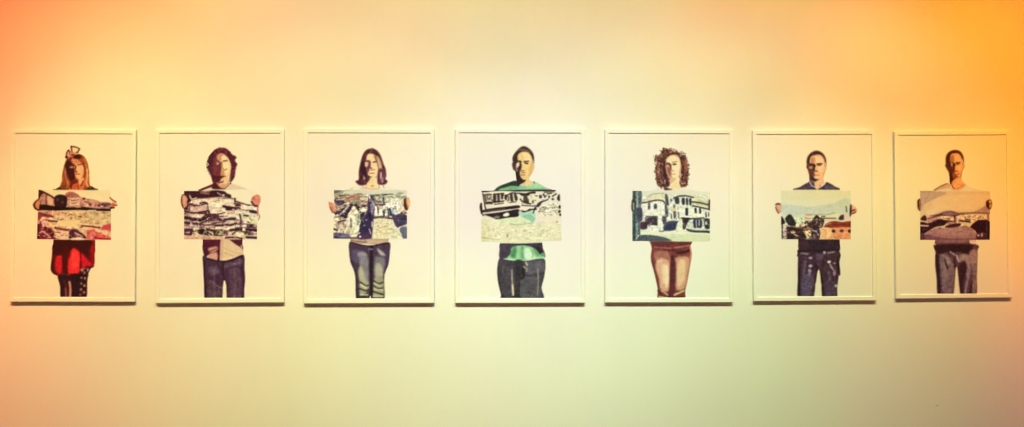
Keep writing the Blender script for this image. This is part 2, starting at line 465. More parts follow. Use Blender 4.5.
ART[4] = dict(paper='fbf6e2', crops=dict(H=(460,142,S8), P=(460,188,S8), Q=(460,206,S8), L=(450,240,S7)), fig='''
p H 90c894 : 296,440 305,405 330,380 400,355 470,332 500,360 560,370 620,338 680,360 720,385 750,412 770,440
p H 2c3830 : 296,420 310,395 380,358 470,330 505,350 500,378 440,375 400,390 340,405 310,425
p H 7cb67e : 330,405 400,385 440,378 490,385 480,400 400,410
p H aee2a2 : 560,375 640,345 690,370 700,390 600,395
l H 3c6848 w=10 : 620,335 632,350
p H 8c6448 : 465,120 590,95 630,150 628,215 600,290 550,332 490,335 455,240
p H 3c2820 : 452,165 448,130 470,90 500,60 525,40 560,38 600,65 625,100 632,140 625,185 612,175 605,120 570,85 520,92 500,110 490,160 470,175
p H 6c4c3c : 500,60 560,60 600,90 520,80
p H 4a2c28 : 445,185 470,165 490,160 490,240 475,240 455,230
p H 2c2024 : 470,240 500,200 518,175 522,240 515,290 530,315 560,330 530,355 500,360 485,340 478,290
p H f6d488 : 495,110 530,88 580,90 610,125 618,180 622,220 605,270 580,315 550,325 520,300 510,260 520,200 500,165 492,140
p H f8e0a0 : 540,100 590,110 605,150 560,160
p H e8bc70 : 605,180 632,195 625,235 605,270 580,300
l H f0d090 w=9 : 627,190 630,205 622,230
l H 402c28 w=12 : 475,172 500,162 520,168
p H f0dcc0 : 482,185 500,175 508,195 490,220 480,215
p H 8c6c60 : 470,210 490,225 495,250 478,250
l H 5c4430 w=13 : 548,168 582,164
l H 3c2c28 w=13 : 558,180 576,184
l H 503028 w=14 : 512,170 520,205 515,235
l H 8c6038 w=8 : 520,245 545,245
l H c87c50 w=11 : 520,282 552,280
l H a07848 w=8 : 525,262 555,260
p H f0d494 : 505,355 540,340 590,315 605,330 630,350 600,372 540,372
p H 382424 : 500,330 525,330 560,325 540,348 510,362 495,372
l H b8c8b8 a=.6 w=16 : 730,390 765,405
P L 4a4050 : 358,-14 655,-14 658,50 672,90 668,130 560,142 400,132 352,130 352,60
p L 342c3c : 358,18 650,18 650,30 358,30
l L 383044 w=10 : 640,60 662,100
P L 9cd49a : 402,134 430,100 440,55 480,42 520,38 560,45 610,60 640,75 665,105 668,132 560,145 470,142
p L 50905c : 430,100 445,60 470,50 468,120 440,125
P L d8f4d0 : 525,70 560,60 590,110 620,130 560,138 530,125
p L 72ae74 : 505,48 520,48 524,125 505,125
p L 90c88e : 585,70 610,75 640,115 610,110
p L 30282c : 590,45 640,50 665,85 668,110 640,105 615,75
l L 5a8c54 w=9 a=.8 : 598,62 606,85 622,108
l L 8aba7c w=10 a=.7 : 585,70 590,100 585,125
l L 70c888 w=8 : 640,110 662,95 668,110
l L c8f0c0 w=9 : 404,138 480,144 560,143 660,130
P L 48424c : 352,130 400,140 480,148 560,146 664,132 678,180 670,260 650,340 650,411 372,411 366,370 340,290 336,200
p L 343034 : 460,155 520,152 530,270 505,280 500,410 450,410 470,300
p L 5c5860 : 545,160 660,150 665,220 560,240
p L 545056 : 510,275 620,270 640,400 510,405
p L 302c30 : 344,200 366,360 400,405 372,405 350,320
l L a8a088 w=11 : 440,215 442,280 448,370
l L e8dcb4 w=10 : 445,320 450,372
l L 9c9488 w=8 : 625,210 628,300 622,370
l L d8c8a8 w=12 : 540,160 548,175
l L a89c84 w=10 : 525,190 545,205 545,222
l L 201c20 w=10 : 516,200 526,262 505,275
l L 70684c w=6 : 380,190 372,230
n L a=.1 f=1.3 : 350,140 670,130 650,410 370,410
''', pic='''
q P f4eed0 : 183,26 810,20 862,40 865,448 183,457
l P 241c18 w=14 : 185,30 400,26 560,22 810,20
p P f8f0cc : 200,45 500,38 520,160 210,190
l P 2c2420 w=11 : 195,50 205,100 215,165 222,180
l P 3c3428 w=9 : 205,60 240,52 270,56
l P 2c2420 w=10 : 212,60 222,110
p P 5c5040 : 225,60 262,60 268,90 235,95
p P d8ccaa : 238,66 258,66 260,84 240,86
p P 3c3028 : 282,55 305,50 308,118 285,120
p P 4c4034 : 318,55 338,52 340,115 320,118
p P 3c342c : 350,50 368,48 368,92 352,92
p P 403428 : 380,62 402,58 400,100 384,100
p P 3c3428 : 425,50 445,50 455,110 432,112
p P 483c30 : 460,45 480,50 492,100 470,105
l P 2c2420 w=10 : 310,52 372,46
l P 2c2420 w=9 : 395,62 415,80 410,110
l P 3c342c w=10 : 410,60 440,42 495,45
l P 2c241c w=12 : 285,122 370,112
x P 40382c n=30 l=9 a=.8 : 205,55 490,45 500,120 220,150
l P 8c7c60 w=7 : 270,100 275,130
p P 3c342c : 215,120 270,116 276,138 225,140
p P f0e4c0 : 230,142 272,140 276,165 232,170
l P 544838 w=9 : 295,140 370,130
l P 6c5c48 w=8 : 420,125 480,118
p P 241c1c : 190,190 280,172 400,158 498,148 505,170 400,185 280,200 195,210
l P 6c5c50 w=7 : 210,198 380,178
l P e8dcb8 w=9 : 200,216 300,208 400,196 495,180
p P 281f20 : 195,228 300,212 400,198 500,182 498,240 420,255 320,270 270,250
p P f8f4e0 : 370,225 405,210 422,228 400,242 372,240
b P 80746c : 318,246 22,9
l P a89c90 w=6 : 290,250 330,258
l P f0e4c0 w=8 : 185,225 260,252 310,272
p P 2c241c : 500,40 560,45 590,35 640,30 630,50 560,70 520,62
p P 4c4030 : 545,60 570,65 590,130 560,130 540,95
l P 3c3428 w=12 : 515,95 540,120 600,135
b P f0e8c4 : 530,80 12,12
l P 403830 w=12 : 600,45 640,42
p P f4ecc0 : 595,55 660,60 660,130 605,120
p P 443c2c : 540,100 560,95 565,125 545,125
b P 5c5440 : 622,118 8,14
p P 3c342c : 675,65 695,62 700,82 680,84
l P 2c241c w=12 : 715,55 725,78
l P 3c3428 w=10 : 745,50 780,45
l P 6c6450 w=14 : 720,35 800,32
l P 4c4438 w=12 : 790,70 820,50
b P 302820 : 792,95 10,9
b P 3c342c : 760,75 8,12
p P 282020 : 828,88 838,60 850,58 852,108 835,105
l P 4c483c w=9 : 530,148 640,155
l P 302824 w=10 : 640,175 680,130 750,98
p P 3c382c : 660,135 700,110 690,140 665,165
l P 2c2820 w=12 : 590,186 650,180
p P 242020 : 520,190 560,195 600,178 595,200 550,212 530,205
x P 3c342c n=26 l=12 a=.8 : 520,40 700,40 800,60 740,100 660,150 530,150
p P b8e4c0 : 500,200 545,210 600,195 640,215 640,260 560,262 510,235
p P 98d0a8 : 540,235 600,225 640,260 620,290 560,262
l P 2c2c24 w=9 : 640,170 630,200 625,212
p P f4ecc8 : 660,190 720,140 850,120 850,260 680,260
n P a=.35 f=1 : 660,190 720,140 840,120 840,230 680,240
x P 8c8c64 n=44 l=9 a=.8 : 670,190 720,145 840,125 840,230 690,235
b P 201c1c : 850,162 9,14
b P 201c1c : 848,200 11,12
b P 201c1c : 855,228 9,10
p P e4ecb8 : 300,275 480,250 620,290 640,300 480,318 350,300
l P b8c890 w=9 : 420,305 500,314 630,296
p P f0ecc0 : 185,270 300,290 480,320 660,305 862,290 865,448 183,457
p P e4e0a8 a=.7 : 185,290 240,290 250,450 183,457
n P a=.1 f=1.2 : 185,270 862,290 865,448 183,457
x P c4c490 n=70 l=26 a=.5 : 190,290 400,300 860,300 860,440 190,450
l P a8a878 w=7 a=.7 : 190,425 340,440
b P 98a078 : 405,408 8,14
b P c8c498 : 555,362 14,8
b P a8a47c : 828,288 9,8
b P d0ccA0 : 685,408 14,8
''', hand='''
p P 2c2420 : 186,130 172,135 168,170 178,210 190,222 192,190
l P 403428 w=9 : 183,215 200,235
''', m='''
printed_hair H : 440,190 444,130 466,86 496,54 522,32 562,30 606,58 632,96 640,142 632,190 606,130 500,110 490,165
printed_face H : 438,190 470,162 492,112 530,88 580,88 612,122 624,178 640,195 632,240 612,270 590,312 612,334 630,352 600,374 540,378 490,378 478,300 470,250 448,236
printed_shirt H : 288,440 300,400 328,374 400,350 474,326 505,360 545,374 600,370 628,334 684,356 726,382 780,405 780,440
printed_shirt L : 352,-14 660,-14 664,50 678,84 674,134 560,148 470,146 396,138 346,134 346,60
printed_jeans L : 346,128 400,138 480,144 560,142 670,128 684,180 676,260 658,340 656,412 366,412 360,370 334,290 330,200
printed_hand P : 190,124 170,128 160,170 172,215 205,242 205,225 192,200
picture P : 183,24 812,16 864,36 866,448 183,457
''')
ART[5] = dict(paper='f7f3da', crops=dict(H=(610,142,S8), P=(610,188,S8), Q=(610,206,S8), L=(600,240,S7)), fig='''
p H f0ead0 : 330,440 400,400 470,380 600,385 700,405 740,440
p H e8e4cc a=.8 : 360,430 380,400 420,395 400,430
p H 6a4434 : 400,180 378,160 390,125 430,105 450,60 480,55 510,65 560,82 600,95 640,125 662,160 660,200 670,250 664,310 655,370 600,385 590,340 605,280 600,180 580,130 530,110 490,130 478,180 500,250 520,330 500,380 440,385 405,370 395,320 390,270 385,230
n H a=.4 f=1.3 : 375,160 400,100 450,50 520,60 640,110 675,200 665,340 600,385 590,160 490,130 500,370 400,370
c H n=190 : 376,175 382,120 424,90 448,52 520,56 575,72 626,92 658,140 674,200 680,250 674,320 662,378 600,388 592,330 606,250 600,170 570,125 520,112 488,135 476,180 490,260 515,340 500,378 440,384 404,372 388,310 384,230
l H 4c2c24 w=12 : 455,55 475,65 500,90
b H 90705c : 470,60 10,8
l H 8c6450 w=9 : 390,130 420,120 450,130
l H a87860 w=9 : 400,200 420,240 410,290
l H 3c1c28 w=18 : 470,170 460,230 480,300
l H 40203c w=20 : 460,280 480,320 490,350
l H 382028 w=12 : 410,160 440,170 455,150
l H 3c2420 w=14 : 490,120 530,98 580,112 600,150
l H 804038 w=12 : 620,160 635,230 640,300
l H a8684c w=9 : 650,150 640,190 655,240
l H 4c2030 w=10 : 612,180 625,260 610,330
l H c89080 w=9 : 600,330 620,355 640,350
l H d0a890 w=8 : 470,330 468,350
l H a07868 w=8 : 430,330 450,350
l H c8a898 w=7 : 405,245 415,262
l H 50302c w=14 : 440,370 480,375 500,365
p H c89878 : 478,150 520,112 580,112 604,190 592,290 560,330 510,320 478,240
p H f8e8b8 : 490,140 520,120 560,118 590,140 600,190 595,240 585,290 560,310 530,300 520,250 525,200 500,180 484,165
p H b07c68 : 478,185 510,180 520,230 525,275 510,290 490,250
l H 402428 w=10 : 482,188 505,184 515,200
b H d8a890 : 492,205 9,8
l H 7c4c44 w=10 : 498,230 510,270
l H 5c3438 w=9 : 518,195 520,235
l H a87850 w=8 : 535,172 570,168
b H 3c2c28 : 550,190 15,8
l H d8a070 w=9 : 530,275 555,275
l H c89868 w=7 : 525,245 545,245
p H f8e4a8 : 520,315 585,295 590,345 600,400 520,405 515,360
p H d8b888 : 520,310 560,312 530,350 518,345
p H 5c2c24 : 462,385 500,395 530,405 470,412
P L 7c3a38 : 376,-14 640,-14 640,50 650,110 636,200 620,290 606,360 600,408 520,408 490,408 412,408 412,340 390,240 362,140 368,60
p L 6a3030 : 380,10 500,14 640,10 640,40 520,50 380,45
l L b06c60 w=8 : 390,50 440,55 500,60
l L c08070 w=7 : 530,55 600,45 632,40
l L 5c2428 w=10 : 450,68 520,75 600,80
l L 3c1820 w=16 : 550,92 600,88 630,75
l L d88c74 w=12 : 645,40 650,90 640,140
p L aa6c5a : 390,85 470,80 500,120 495,160 400,150
p L e0aa8c : 405,145 440,130 495,160 500,250 490,360 430,350 420,280 395,200
p L f6d4ac : 440,180 485,190 485,300 450,300
l L fbe4b8 w=13 a=.8 : 470,190 478,260 472,330
l L f4d4a4 w=12 a=.8 : 585,160 590,230 575,320
l L e8c494 w=10 : 410,152 440,148
p L d49a7c : 540,130 620,120 640,150 630,220 605,340 540,350 530,250
p L eec49a : 560,150 605,150 600,280 560,330 545,260
l L 4c2028 w=22 : 515,120 512,240 508,330 505,400
p L 5c2830 : 500,170 535,150 540,220 530,380 490,400 496,300
l L 6c3430 w=14 : 372,150 398,250 416,340
l L 4c2020 w=12 : 414,360 440,378 490,388
l L e8bc8c w=9 : 440,360 480,372
l L 4c2424 w=12 : 415,395 490,402
l L f0dca0 w=7 : 420,385 480,392
l L 5c2c28 w=10 : 530,390 600,380
l L f0d898 w=10 : 530,372 595,362
l L a86c50 w=8 : 530,402 600,398
''', pic='''
q P e4e8cc : 190,25 500,22 855,30 852,452 190,452
p P e4e0b4 : 270,120 320,80 360,55 440,45 480,50 490,90 440,100 360,110
l P a8a888 w=7 : 320,75 370,50 460,46
p P f8f8e0 : 272,125 360,112 450,108 470,140 478,230 440,245 290,240
l P 3c3c34 w=12 : 272,128 330,118 400,104 450,110 468,130
p P 50505c : 470,55 490,60 500,110 510,140 490,150 475,130
p P 383c44 : 325,135 342,132 342,190 326,192
p P 343844 : 375,142 398,140 398,186 378,188
l P c8ccb8 w=8 : 425,195 430,230
p P d8dccc : 300,190 460,185 470,235 300,235
p P f4f4d8 : 290,190 470,185 470,240 320,245
l P 3c3c3c w=11 : 310,246 380,243 410,248
p P 40343c : 315,258 408,254 410,320 370,325 320,320
p P f0f4dc : 410,240 442,238 445,365 412,368
p P 48404c : 445,245 475,240 480,290 460,310 448,290
p P f0f0d4 : 300,320 410,325 410,365 290,370
l P 584c54 w=16 : 300,260 312,300
p P 48303c : 258,295 310,290 315,345 260,350
b P d0d8c0 : 285,265 16,20
b P 988c88 : 335,320 12,8
p P 484c58 : 470,130 490,170 500,230 480,250 468,200
p P f4f4dc : 505,100 545,80 555,130 560,165 640,165 640,250 600,280 500,275 505,190
p P e8ecd4 : 545,80 610,72 700,85 700,140 560,160
l P 3c3c40 w=12 : 545,85 580,72 640,66 710,80
p P 3c4448 : 552,85 586,82 590,130 560,132
p P 30343c : 612,90 636,88 638,138 616,140
p P 2c343c : 648,90 664,90 666,140 650,140
p P 30383c : 676,92 694,92 694,142 678,142
b P 70746c : 522,105 9,14
b P 64685c : 548,160 9,20
p P e8d8b0 : 520,180 560,170 560,200 530,205
p P 5c6058 : 540,205 562,200 562,255 545,258
l P 50544c w=9 : 522,225 526,260
l P 686c60 w=9 : 586,215 588,255
p P f4f6e0 : 600,165 700,160 790,200 800,250 700,262 610,250
x P b8bca4 n=46 l=14 a=.6 : 275,130 460,115 640,165 850,200 850,250 600,260 280,240
x P 585c58 n=16 l=12 a=.6 : 480,170 600,160 600,280 480,280
l P 2c303c w=24 : 655,180 655,225
l P c8c8a8 w=6 : 600,165 700,160
p P d8d8ac : 710,110 760,95 850,130 850,155 720,140
l P 484030 w=13 : 700,118 780,128 850,148
l P 3c3838 w=13 : 705,152 790,170 840,182
p P 50383c : 840,110 860,105 855,190 840,185
p P f4f4dc : 710,165 800,185 850,195 850,250 800,255 720,245
l P 34343c w=20 : 730,178 732,205
l P 34343c w=18 : 768,180 770,210
l P 44484c w=12 : 818,212 820,245
l P 44484c w=9 : 842,212 842,240
l P 30303c w=11 : 610,255 700,262 800,255
p P 4c3434 : 615,258 660,258 690,265 660,300 640,350 620,345
p P 30303c : 640,262 690,262 650,300 645,340
l P dce4cc w=14 : 680,280 690,350
p P 34384c : 712,270 780,268 780,340 720,345
l P c8d4c4 w=7 : 735,275 738,335
l P c8d4c4 w=7 : 762,275 760,320
p P 34343c : 795,270 850,265 850,345 810,340
l P d8e0c4 w=12 : 795,280 800,330
b P d8dcc8 : 820,300 10,14
x P 98a098 n=46 l=14 a=.7 : 260,260 480,250 850,260 850,380 640,360 260,350
b P e8ecd8 : 750,350 30,10
p P 3c4048 : 650,345 720,360 850,365 850,382 750,385 670,370
l P 28282c w=9 : 820,372 850,380
p P 484c64 : 470,300 520,280 590,285 580,310 550,360 470,370 455,345
p P 30344c : 490,310 550,300 545,350 480,350
p P f4f4d8 : 575,300 615,270 615,350 570,360
p P f0f0cc : 258,375 420,370 560,368 700,380 850,390 852,452 255,430
l P 6c7464 w=9 : 420,368 455,370
p P e0e4bc : 480,400 850,400 852,452 500,452
p P 50585c : 255,405 330,400 430,412 490,430 510,452 250,452
x P c8cca4 n=26 l=40 a=.5 : 260,380 850,385 850,450 520,450 450,410 260,400
p P 687870 : 192,25 268,25 268,150 256,250 255,452 190,452
l P 344440 w=18 : 205,35 212,150 208,300 205,450
l P a0b0a4 w=9 : 232,40 232,160
l P 3c4c4c w=9 : 258,30 256,130
p P 484858 : 225,180 272,175 275,270 245,290 228,250
l P 8ca09c w=10 : 230,300 230,400
l P 3c4c50 w=10 : 248,300 250,440
l P e0e8d4 w=9 : 225,430 245,405
n P a=.3 f=.9 : 190,25 268,25 255,452 190,452
n P a=.16 f=.9 : 270,50 850,60 850,380 260,370
''', hand='''
p P 3c3c34 : 196,95 186,120 182,170 195,200 205,150 210,105
l P c8b898 w=8 : 200,130 202,180
''', m='''
printed_hair H : 368,190 362,150 374,108 414,86 436,42 480,36 520,46 570,64 618,80 664,110 684,156 686,200 694,250 688,318 674,386 600,392 500,392 440,400 390,390 374,320 368,230
printed_face H : 478,180 490,140 520,118 562,116 592,138 604,190 600,240 590,295 596,345 606,405 466,416 458,384 500,390 520,340 500,290 484,230
printed_shirt H : 330,440 400,402 464,392 520,408 606,404 700,405 740,440
printed_trousers L : 370,-14 646,-14 646,40 656,110 642,200 626,290 612,360 606,411 408,411 406,340 384,240 356,140 362,60
printed_hand P : 196,88 178,120 174,172 196,208 212,160 216,100
picture P : 190,24 855,30 852,452 190,452
''')
ART[6] = dict(paper='f6e8b8', crops=dict(H=(760,142,S8), P=(760,188,S8), Q=(760,206,S8), L=(750,240,S7)), fig='''
p H 40303c : 290,410 340,385 410,345 440,350 480,400 500,395 560,345 600,355 640,380 672,410
p H 504058 : 360,385 420,365 440,390 360,402
p H 54465c : 560,370 620,380 640,400 560,400
p H a87454 : 412,125 480,100 550,120 562,200 546,280 512,328 440,325 412,250
p H 3c2420 : 402,200 398,160 410,120 440,90 480,74 520,86 550,115 564,160 562,200 552,180 545,140 510,108 470,112 430,130 428,180 420,230
v H 4c2c24 n=16 l=25 : 402,200 398,160 440,90 480,74 550,115 560,180 470,112 430,130
l H 5c3c2c w=10 : 470,115 490,122 510,112
p H 5c3428 : 400,205 425,180 450,190 465,220 460,270 480,300 500,320 470,335 430,320 420,270
p H f2bc80 : 432,135 470,112 515,112 545,145 555,195 560,230 545,270 530,310 500,325 470,290 470,230 470,190 440,170
p H f4cc98 : 470,130 520,130 540,170 540,240 510,260 490,200
p H c88860 : 430,150 460,130 470,160 450,190 430,180
l H e8b888 w=8 : 564,200 566,220 556,240
l H 50302c w=8 : 400,205 402,225
l H 301c1c w=13 : 432,190 460,192 470,205
l H 40281c w=13 : 488,188 526,186
b H 402c28 : 505,198 14,6
b H b07c70 : 435,218 17,12
l H 30181c w=13 : 462,200 460,240
l H 6c3c30 w=11 : 465,245 485,250
l H 7c4438 w=10 : 450,278 480,285
l H d07c60 w=9 : 470,286 505,284
p H f4cca0 : 460,295 490,290 490,310 465,310
p H 3c2024 : 425,290 455,300 475,322 510,318 500,332 470,340 435,325
p H 5c4048 : 418,300 440,330 465,345 470,380 440,370 415,345
p H f0bc84 : 470,345 530,310 548,330 545,360 510,390 480,392
l H c8bcb8 w=9 : 425,340 440,370 470,385
l H e8d8c8 w=14 : 520,378 545,360 556,345
l H 8c7c80 w=9 : 512,370 520,392
l H e8c498 w=8 : 485,385 488,405
P L 3c262c : 348,-14 630,-14 636,80 628,130 344,120 346,60
l L 5c2420 w=8 : 350,-10 350,60
p L 30202c : 430,-14 620,-14 620,60 520,80 440,70
P L 442c34 : 350,85 440,95 630,80 634,170 630,260 620,340 612,398 512,398 506,320 490,215 478,230 465,320 452,398 345,398 340,280
l L 70606c w=22 a=.7 : 395,140 385,230 395,330
l L 6c5c68 w=20 a=.6 : 560,230 570,310 560,385
p L 5c4c5c : 370,260 440,240 450,300 420,380 370,380
p L 503c4c : 540,300 600,300 600,380 540,390
p L 5c4858 : 470,100 520,100 510,140 475,140
l L 887470 w=12 : 365,95 410,98
b L c0a8ac : 530,88 9,10
l L 907880 w=11 : 555,92 600,85
b L d8c8c4 : 563,155 13,10
l L b09ca0 w=14 : 570,175 590,210
b L a08c98 : 430,128 14,8
b L c0acb4 : 430,185 14,10
b L a8909c : 424,220 12,16
b L 907884 : 422,240 9,12
l L 3c2428 w=9 : 350,130 430,150
l L 281820 w=12 : 345,80 630,68
b L 987c80 : 600,165 10,6
b L 886c78 : 600,235 11,22
b L b8b090 : 612,325 9,10
l L 2c181c w=12 : 470,180 480,215 466,300
l L 201418 w=12 : 350,200 350,390
l L 2c1c24 w=9 : 505,240 520,330 520,390
P L 241c1c : 618,110 632,150 642,240 632,250 620,200
n L a=.22 f=1.1 : 350,80 630,80 612,398 345,398
P L efe6b4 : 480,225 495,225 504,320 508,400 458,400 468,320
''', pic='''
q P e4e0b0 : 178,22 775,22 776,437 180,437
p P e4dca8 : 178,22 775,22 775,70 500,90 178,100
p P d0d4b4 : 190,140 400,160 500,150 660,120 740,90 775,110 775,230 640,215 400,230 300,240 190,220
p P c8d0ac a=.7 : 640,130 740,85 750,150 660,160
p P d8dcb0 : 250,230 400,235 450,260 320,300 300,270
x P bcc4a8 n=40 l=40 a=.35 : 190,150 400,165 660,130 775,110 775,215 300,235 195,215
l P a8a888 w=9 : 400,225 560,228 640,212
l P c09870 w=8 : 390,230 440,235
p P 241c20 : 180,245 200,260 215,300 190,310 180,310
p P 2c2424 : 215,260 240,230 265,228 290,265 308,305 290,325 250,320 225,295
p P 302828 : 460,250 485,230 510,250 545,265 545,300 520,345 480,340 450,310 430,305
l P 241c1c w=14 : 385,300 400,285 410,300
p P 3c2828 : 340,320 400,320 420,290 460,300 500,350 470,370 360,360
p P e8d0a0 : 320,310 380,300 375,325 340,330
x P 5c4440 n=30 l=12 a=.7 : 310,300 460,260 545,260 545,340 340,340
x P d8a880 n=30 l=12 a=.7 : 310,300 460,260 545,260 545,340 340,340
p P e8d0a8 : 380,240 440,240 440,270 390,280
l P 483c38 w=9 : 515,258 560,258 645,258
l P 3c3430 w=9 : 525,245 555,242
b P ecd8b8 : 600,245 40,6
l P e8cca4 w=12 : 560,280 640,272 720,262
p P 3c2c3c : 670,262 690,232 715,230 722,265 690,275
l P 60585c w=12 : 735,160 740,200
p P e8ccb0 : 720,235 775,240 775,285 725,280
p P 8c3828 : 545,340 580,295 640,282 700,290 775,285 776,340 640,342
l P c88870 w=10 : 560,310 600,300
l P 702820 w=9 : 620,315 770,310
q P f0b070 : 512,345 640,340 776,338 776,437 505,437
p P f8c888 : 515,345 600,345 590,425 515,425
p P ec9c68 : 640,345 776,345 776,437 640,430
l P b08060 w=7 : 505,350 505,420
b P 201414 : 628,368 15,14
b P 5c3438 : 698,366 18,13
b P 201414 : 764,368 12,14
p P 2c1c1c : 230,330 300,335 360,350 390,437 210,437 215,360
p P f0d0a8 : 265,372 295,368 300,385 270,388
l P f0c090 w=8 : 290,395 320,410
l P 903c30 w=9 : 310,340 350,345
p P 8c6450 : 380,340 480,345 480,360 390,365
p P f4cc8c : 375,372 440,365 440,415 405,412
l P 6c4c38 w=8 : 410,400 440,430
p P 3c2c34 : 445,350 505,345 505,437 440,437
l P c8b0b0 w=10 : 480,370 500,400
l P a890a0 w=8 : 460,400 470,425
l P f0dcc0 w=8 : 450,362 480,372
p P d8b8a0 : 198,330 222,325 225,437 205,437
l P 30201c w=10 : 190,310 190,430
l P 5c443c w=9 : 235,350 230,430
x P 7c5c54 n=40 l=14 a=.7 : 185,330 500,345 500,430 185,430
x P c87c50 n=24 l=30 a=.4 : 515,350 776,350 776,430 515,430
l P 785040 w=8 : 300,425 500,434
n P a=.45 f=.9 : 180,260 545,240 505,437 180,437
n P a=.12 f=1 : 505,290 776,285 776,437 505,437
''', hand='''
p P d89c78 : 180,140 150,132 132,150 135,180 158,212 178,205 182,170
l P 5c2c20 w=12 : 135,140 155,134 170,138
l P 7c3c28 w=9 : 134,165 145,195 158,214
l P f0c098 w=8 : 160,155 170,180
p P e0a078 : 772,150 790,148 820,170 830,190 815,212 790,225 772,232
p P 30181c : 768,150 780,145 782,180 775,235 765,235
l P 3c1c1c w=10 : 782,195 800,190 812,182
l P 50281c w=9 : 780,215 800,215 815,205
l P f4c498 w=8 : 795,165 818,180
''', m='''
printed_hair H : 392,205 390,158 402,114 436,82 480,66 526,78 558,110 572,160 568,205 545,150 500,118 432,138 425,200
printed_face H : 394,205 428,180 432,138 470,112 516,112 547,145 556,190 574,200 568,236 552,272 546,325 550,360 515,392 486,402 460,384 425,345 416,280 400,235
printed_shirt H : 280,412 336,380 408,340 440,345 478,396 504,396 556,340 604,350 646,376 684,412
printed_shirt L : 342,-14 638,-14 640,96 560,100 440,100 340,96
printed_jeans L : 338,92 440,98 560,98 640,92 642,150 650,246 636,258 626,340 618,399.5 506,399.5 500,320 490,228 483,228 472,320 458,399.5 339,399.5 334,280
printed_hand P : 186,134 150,124 124,146 128,188 156,222 184,210
printed_hand P : 764,144 792,140 826,164 838,192 820,220 792,234 764,242
picture P : 178,22 775,22 776,437 180,437
''')
